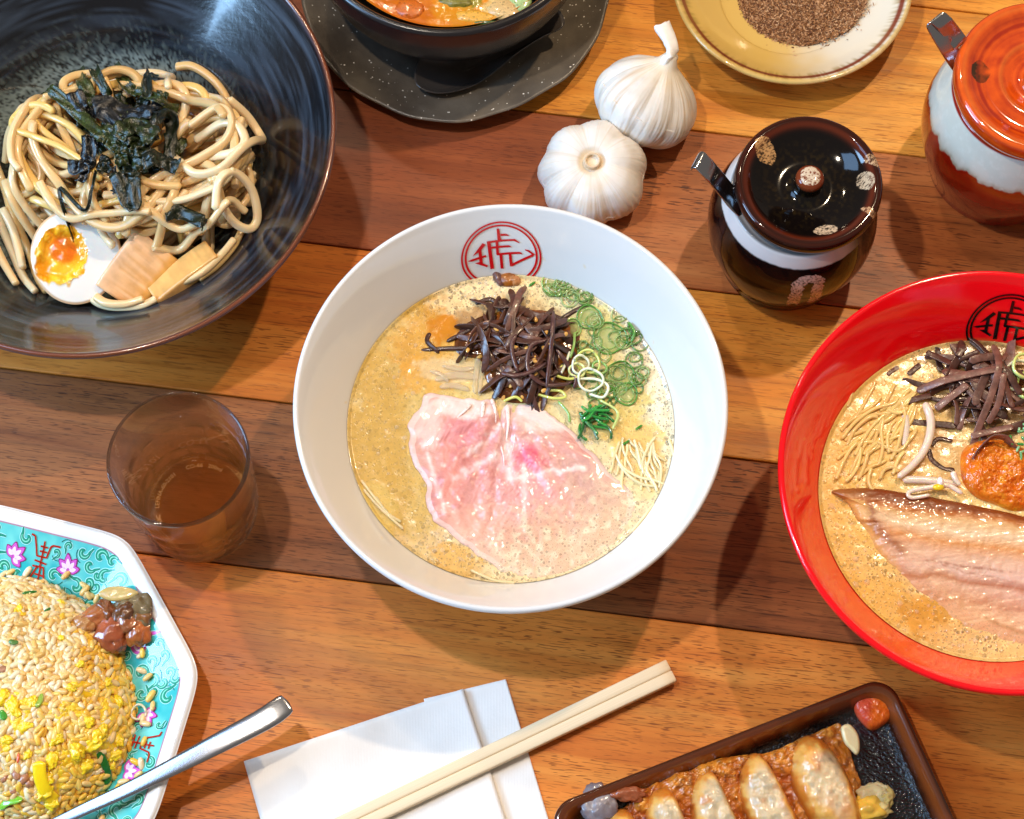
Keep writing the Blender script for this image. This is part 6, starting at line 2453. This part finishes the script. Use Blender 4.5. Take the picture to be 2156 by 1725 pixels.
for i, (x, y, rx_, ry_) in enumerate(((178, 1448, 20, 14), (228, 1500, 16, 22), (150, 1500, 24, 14), (205, 1570, 26, 17), (150, 1600, 22, 14), (60, 1478, 26, 14), (45, 1520, 16, 20), (120, 1640, 15, 22), (240, 1560, 12, 16), (40, 1290, 9, 8), (10, 1575, 14, 11), (235, 1450, 10, 9))):
    t = np.linspace(0, 2 * pi, 22, endpoint=False)
    rr_n = 1 + .38 * vnoise(np.cos(t) * 1.8 + i * 3, np.sin(t) * 1.8, 0, i) + .15 * vnoise(np.cos(t) * 5, np.sin(t) * 5 + i, 0, 3)
    c0 = on_rice(x, y)
    O = np.stack([c0[0] + rx_ * .00034 * rr_n * np.cos(t), c0[1] + ry_ * .00034 * rr_n * np.sin(t)], 1)
    V, F, u = slab(O, .0014, 90, 26, edge=1.6, center=c0[:2])
    n = fbm(V[:, 0], V[:, 1], 0, 420, 3, i)
    V[:, 2] += rice_h(V[:, 0], V[:, 1])[0] + .0004 + .0009 * n
    part(eggs, 'egg_piece', V, F, M_EGGY, mixc(S(248, 190, 18), S(250, 208, 60), np.clip(.3 + n * 1.4, 0, 1)))
V_, F_ = tube(catmull(np.array([on_rice(85, 1605, .003), on_rice(88, 1640, .003), on_rice(100, 1670, .003), on_rice(118, 1690, .002)]), 24), .0032, .0010, 14, 3)
part(eggs, 'egg_piece', V_, F_, M_EGGY, S(252, 208, 16))
meat2 = thing('pork_bits', 'small brown pork bits mixed in the fried rice at the left edge', 'pork', on_rice(20, 1640))
for i, (x, y, r) in enumerate(((8, 1412, 9), (50, 1640, 11), (35, 1632, 9), (60, 1650, 8), (10, 1640, 7), (28, 1665, 7), (215, 1625, 5))):
    crumb(meat2, 'meat_piece', x, y, r * .00027, (1.2, .9, .6), S(168, 110, 74), M_MEAT, 60 + i, .001, i)
gr3 = thing('green_onions', 'green onion scraps on the fried rice of the octagonal plate', 'green onions', on_rice(215, 1590))
for pts, w_, col in (([(208, 1585), (216, 1598), (226, 1620), (228, 1640), (222, 1655)], .0020, S(24, 110, 24)), ([(0, 1500), (8, 1508), (12, 1518)], .0018, S(60, 150, 40)), ([(0, 1705), (15, 1692), (35, 1686), (50, 1684)], .0020, S(130, 190, 50)), ([(48, 1252), (65, 1250), (80, 1248)], .0009, S(50, 110, 30)),
                     ([(20, 1352), (32, 1355), (40, 1352)], .0013, S(90, 130, 60)), ([(95, 1290), (103, 1286), (108, 1282)], .0008, S(60, 110, 40)), ([(75, 1490), (85, 1478), (88, 1462)], .0018, S(150, 170, 60))):
    P = catmull(np.array([on_rice(a_, b_, .0020) for a_, b_ in pts]), 20)
    V, F = tube(P, w_, .0006, 10, 2.5, twist=.5, wfun=lambda u: np.interp(u, [0, .2, .8, 1], [.6, 1, 1, .5]))
    part(gr3, 'onion_scrap', V, F, M_ONI, col)
ring_piece(gr3, 292, 1500, .0036, .0215, S(226, 214, 176), .0006, .0010, tilt=.2, name='onion_ring')
V, F = ico(2)
part(gr3, 'onion_scrap', V * [.0008, .0026, .0007] + on_rice(40, 1598, .002), F, M_ONI, S(226, 96, 60), label='small red carrot sliver')

# pickles
pk = thing('pickled_greens', 'glossy brown pickled mustard stem pieces at the upper edge of the fried rice', 'pickles', at(245, 1300, .022))
M_PIC = simple('pickle_flesh', rough=.2, spec=.5, coat=.7, coat_rough=.06, vc=True, sss=.45, sss_r=(.005, 0, 0), bump=.5, bscale=300, bdist=.0008)
for i, (x, y, sx, sy, sz_, z, rot, col) in enumerate(((205, 1300, .0085, .0062, .0050, .026, .4, S(184, 106, 56)), (238, 1330, .0085, .0078, .0052, .027, 1.0, S(176, 90, 52)), (268, 1310, .0080, .0060, .0050, .028, .3, S(168, 96, 54)), (290, 1325, .0060, .0078, .0042, .027, .2, S(190, 104, 46)),
                                                     (250, 1352, .0062, .0048, .0040, .025, .8, S(170, 86, 46)), (285, 1280, .0082, .0088, .0048, .029, .6, S(136, 112, 76)), (225, 1285, .0062, .0048, .0040, .027, 2.0, S(150, 84, 44)), (178, 1312, .0052, .0048, .0030, .028, .3, S(196, 136, 80)), (262, 1290, .0050, .0060, .0050, .030, 2.6, S(118, 72, 40)), (300, 1300, .0050, .0052, .0040, .028, 1.6, S(150, 96, 50)))):
    V, F = ico(4)
    n = fbm(V[:, 0], V[:, 1], V[:, 2], 1.5, 4, 100 + i)
    V = V * (1 + .5 * n)[:, None] * [sx, sy, sz_]
    V = rotz(V, rot) + at(x, y, z)
    part(pk, 'pickle_piece', V, F, M_PIC, mixc(col, col * .55, np.clip(.3 + 1.2 * n, 0, 1)))
O = ats([(206, 1252), (222, 1238), (250, 1234), (280, 1240), (292, 1250), (270, 1262), (235, 1266)], .031)
V, F, u = slab(O[:, :2], .0016, 90, 20)
V[:, 2] += .0305
part(pk, 'pickle_piece', V, F, M_PIC, S(214, 176, 104))

# ================================================================ GYOZA
M_GYO = simple('dumpling_skin', rough=.3, spec=.45, coat=.35, coat_rough=.07, vc=True, sss=.3, sss_r=(.004, 0, 0), bump=.22, bscale=260, bdist=.0004)
gz = .0062
specs_ = [((1750, 1624), 58, 118, 10, 'rightmost pan-fried dumpling with pale folded flap in the black plate', 1), ((1640, 1668), 47, 124, 16, 'pan-fried dumpling left of the rightmost one, pale grey crescent face', 2), ((1538, 1708), 45, 128, 18, 'third pan-fried dumpling from the right with rounded pale face', 3),
          ((1442, 1745), 45, 128, 14, 'pan-fried dumpling with a yellow spot on its whitish face', 4), ((1345, 1775), 44, 110, 12, 'leftmost pan-fried dumpling with a plain tan face', 5)]
for (cpx, hw, hl, bend, label, sd) in specs_:
    c0 = at(cpx[0], cpx[1] + 30, .022)
    o = thing('gyoza', label, 'dumpling', (c0[0], c0[1], gz), 'pan-fried dumplings in a row')
    up_ = -ge2[:2]                       # towards the back of the plate
    rt = -ge1[:2]
    lean = .05
    rot_up = up_ * cos(lean) + rt * sin(lean) * -1 * .4
    rot_up /= np.linalg.norm(rot_up)
    rr2 = np.array([rot_up[1], -rot_up[0]])
    w, l = hw * .000238, hl * .000238 * 1.02
    bb_ = bend * .00024
    O = []
    for t in np.linspace(0, 2 * pi, 26, endpoint=False):
        a_ = w * np.sign(cos(t)) * abs(cos(t)) ** .8
        b2 = l * np.sign(sin(t)) * abs(sin(t)) ** .9
        a_ += bb_ * (1 - (b2 / l) ** 2) * -1.2 + .0006 * sin(3 * t + sd)
        O.append(c0[:2] + rr2 * a_ + rot_up * b2)
    O = np.array(O)
    V, F, u = slab(O, .0165, 200, 90, edge=1.6, center=c0[:2])
    d = V[:, :2] - c0[:2]
    a_, b2 = d @ rr2, d @ rot_up
    n1, n2 = fbm(V[:, 0], V[:, 1], 0, 90, 3, sd * 7), fbm(V[:, 0], V[:, 1], 0, 320, 3, sd * 3)
    keep = V[:, 2] > 0
    V[:, 2] += gz + (.0024 * n1 + .00025 * n2) * keep
    # flattened fried face with a lip
    V[:, 2] = np.where(V[:, 2] > gz + .0150, gz + .0150 + (V[:, 2] - gz - .0150) * .8, V[:, 2])
    
    grey = S(206, 178, 136)
    c = mixc(grey, S(226, 198, 152), np.clip(.5 + n1, 0, 1))
    c = mixc(c, S(150, 140, 116), np.clip(.15 + n2 * 1.8, 0, 1) * .55)
    c = mixc(c, S(196, 128, 70), np.clip(fbm(V[:, 0], V[:, 1], 0, 150, 3, sd + 50) * 2.2 - .35, 0, 1) * .75)
    c = mixc(c, S(196, 134, 88), np.clip(n1 * 2.4 - .5, 0, 1) * .6)
    if sd in (1,):
        c = mixc(c, S(206, 146, 108), sstep(.0, .006, np.abs(b2 + .002 * n1) - .012 + .006 * n1) * .75)
    if sd == 5:
        c = mixc(c, S(206, 148, 104), np.full(len(u), .8))
    if sd == 4:
        c = mixc(c, S(236, 168, 40), np.exp(-(np.hypot(a_ - .001, b2 - .006) / .0022) ** 2))
    c = mixc(c, S(226, 170, 74), sstep(.52, .78, u + .30 * n1) * .85)
    c = mixc(c, S(196, 108, 26), sstep(.70, .90, u + .25 * n1 + .12 * n2) * .9)
    c = mixc(c, S(140, 66, 18), sstep(.93, 1.02, u + .14 * n2) * .85)
    part(o, 'dumpling_body', V, F, M_GYO, c)
    if sd == 1:
        O = ats([(1772, 1530), (1790, 1523), (1808, 1545), (1812, 1575), (1805, 1588), (1790, 1575), (1778, 1560)], .020)
        V, F, u = slab(O[:, :2], .0022, 70, 16)
        V[:, 2] += .0175
        part(o, 'pleat_flap', V, F, M_GYO, S(232, 206, 150))
# crisp skirt behind and between the dumplings
O = [(1330, 1678), (1390, 1640), (1420, 1622), (1455, 1618), (1480, 1605), (1530, 1590), (1570, 1586), (1620, 1580), (1680, 1556), (1740, 1530), (1775, 1524), (1800, 1600), (1812, 1680), (1700, 1800), (1500, 1830), (1350, 1830), (1300, 1740)]
V, F, u = slab(ats(O, .015)[:, :2], .0012, 420, 90, edge=3)
px, py = proj(np.concatenate([V[:, :2], np.full((len(V), 1), .015)], 1))
n1, n2 = fbm(px, py, 0, 1 / 26., 3, 3), fbm(px, py, 0, 1 / 8., 3, 5)
V[:, 2] += .0118 + .0026 * n1 + .0013 * n2 - .0020 * sstep(.8, 1.0, u)
c = mixc(S(170, 84, 22), S(214, 136, 44), np.clip(.5 + n1, 0, 1))
c = mixc(c, S(92, 44, 26), np.clip(n2 * 1.6 - .1, 0, 1) * .7)
skirt = thing('crisp_skirt', 'golden-brown crisp starch skirt joining the row of dumplings', 'crisp batter', at(1600, 1650, .012))
part(skirt, 'crisp_sheet', V, F, simple('crisp_batter', rough=.25, spec=.5, coat=.8, coat_rough=.08, vc=True, bump=.6, bscale=420, bdist=.0007), c)
V, F = ico(4)
n = fbm(V[:, 0], V[:, 1], V[:, 2], 2.2, 4, 5)
part(skirt, 'translucent_skin', V * (1 + .45 * n)[:, None] * [.0085, .0095, .0035] + at(1262, 1694, .013), F, M_GYO, mixc(S(150, 140, 140), S(96, 80, 84), np.clip(.4 + n, 0, 1)), label='greyish translucent dumpling skin scrap')
V, F = ico(4)
n = fbm(V[:, 0], V[:, 1], V[:, 2], 2.6, 4, 15)
part(skirt, 'crisp_flake', V * (1 + .5 * n)[:, None] * [.0085, .0040, .0025] + at(1322, 1672, .014), F, M_GYO, S(150, 78, 44))
cab = thing('cabbage_pieces', 'pale cabbage pieces beside the rightmost dumpling', 'cabbage', at(1840, 1690, .010))
for i, (x, y, sx, sy, sz_, rot, col) in enumerate(((1840, 1672, .0088, .0062, .0030, .2, S(226, 206, 150)), (1862, 1684, .0060, .0045, .0025, 1.0, S(214, 186, 110)), (1822, 1706, .0095, .0072, .0050, .3, S(238, 196, 80)), (1795, 1722, .0085, .0060, .0045, .6, S(230, 190, 100)), (1850, 1704, .0060, .0050, .0030, .2, S(226, 200, 130)), (1740, 1722, .0080, .0052, .0050, .4, S(226, 200, 160)))):
    V, F = ico(4)
    n = fbm(V[:, 0], V[:, 1], V[:, 2], 1.9, 4, 40 + i)
    V = rotz(V * (1 + .5 * n)[:, None] * [sx, sy, sz_], rot) + at(x, y, .011)
    part(cab, 'cabbage_piece', V, F, M_GYO, mixc(col, col * .7, np.clip(n * 2, 0, 1)))
O = ats([(1796, 1478), (1805, 1462), (1840, 1458), (1872, 1462), (1878, 1480), (1880, 1508), (1864, 1524), (1838, 1536), (1818, 1522), (1802, 1500)], .010)
gin = thing('pickled_garnish', 'red-orange pickled slice in the corner of the black dumpling plate', 'pickle', (O[:, 0].mean(), O[:, 1].mean(), gz))
V, F, u = slab(O[:, :2], .0062, 140, 60, edge=2.0)
n1, n2 = fbm(V[:, 0], V[:, 1], 0, 120, 3, 3), fbm(V[:, 0], V[:, 1], 0, 500, 3, 5)
V[:, 2] += gz + .0006 * n1 + .0003 * n2
px, py = proj(V)
c = mixc(S(222, 84, 50), S(232, 104, 20), sstep(1822, 1840, px + 12 * n1))
c = mixc(c, S(160, 24, 10), np.clip(n2 + .2, 0, 1) * .5)
part(gin, 'slice', V, F, simple('red_pickle', rough=.35, spec=.4, coat=.3, coat_rough=.2, vc=True, sss=.3, sss_r=(.003, 0, 0), bump=.5, bscale=700), c)
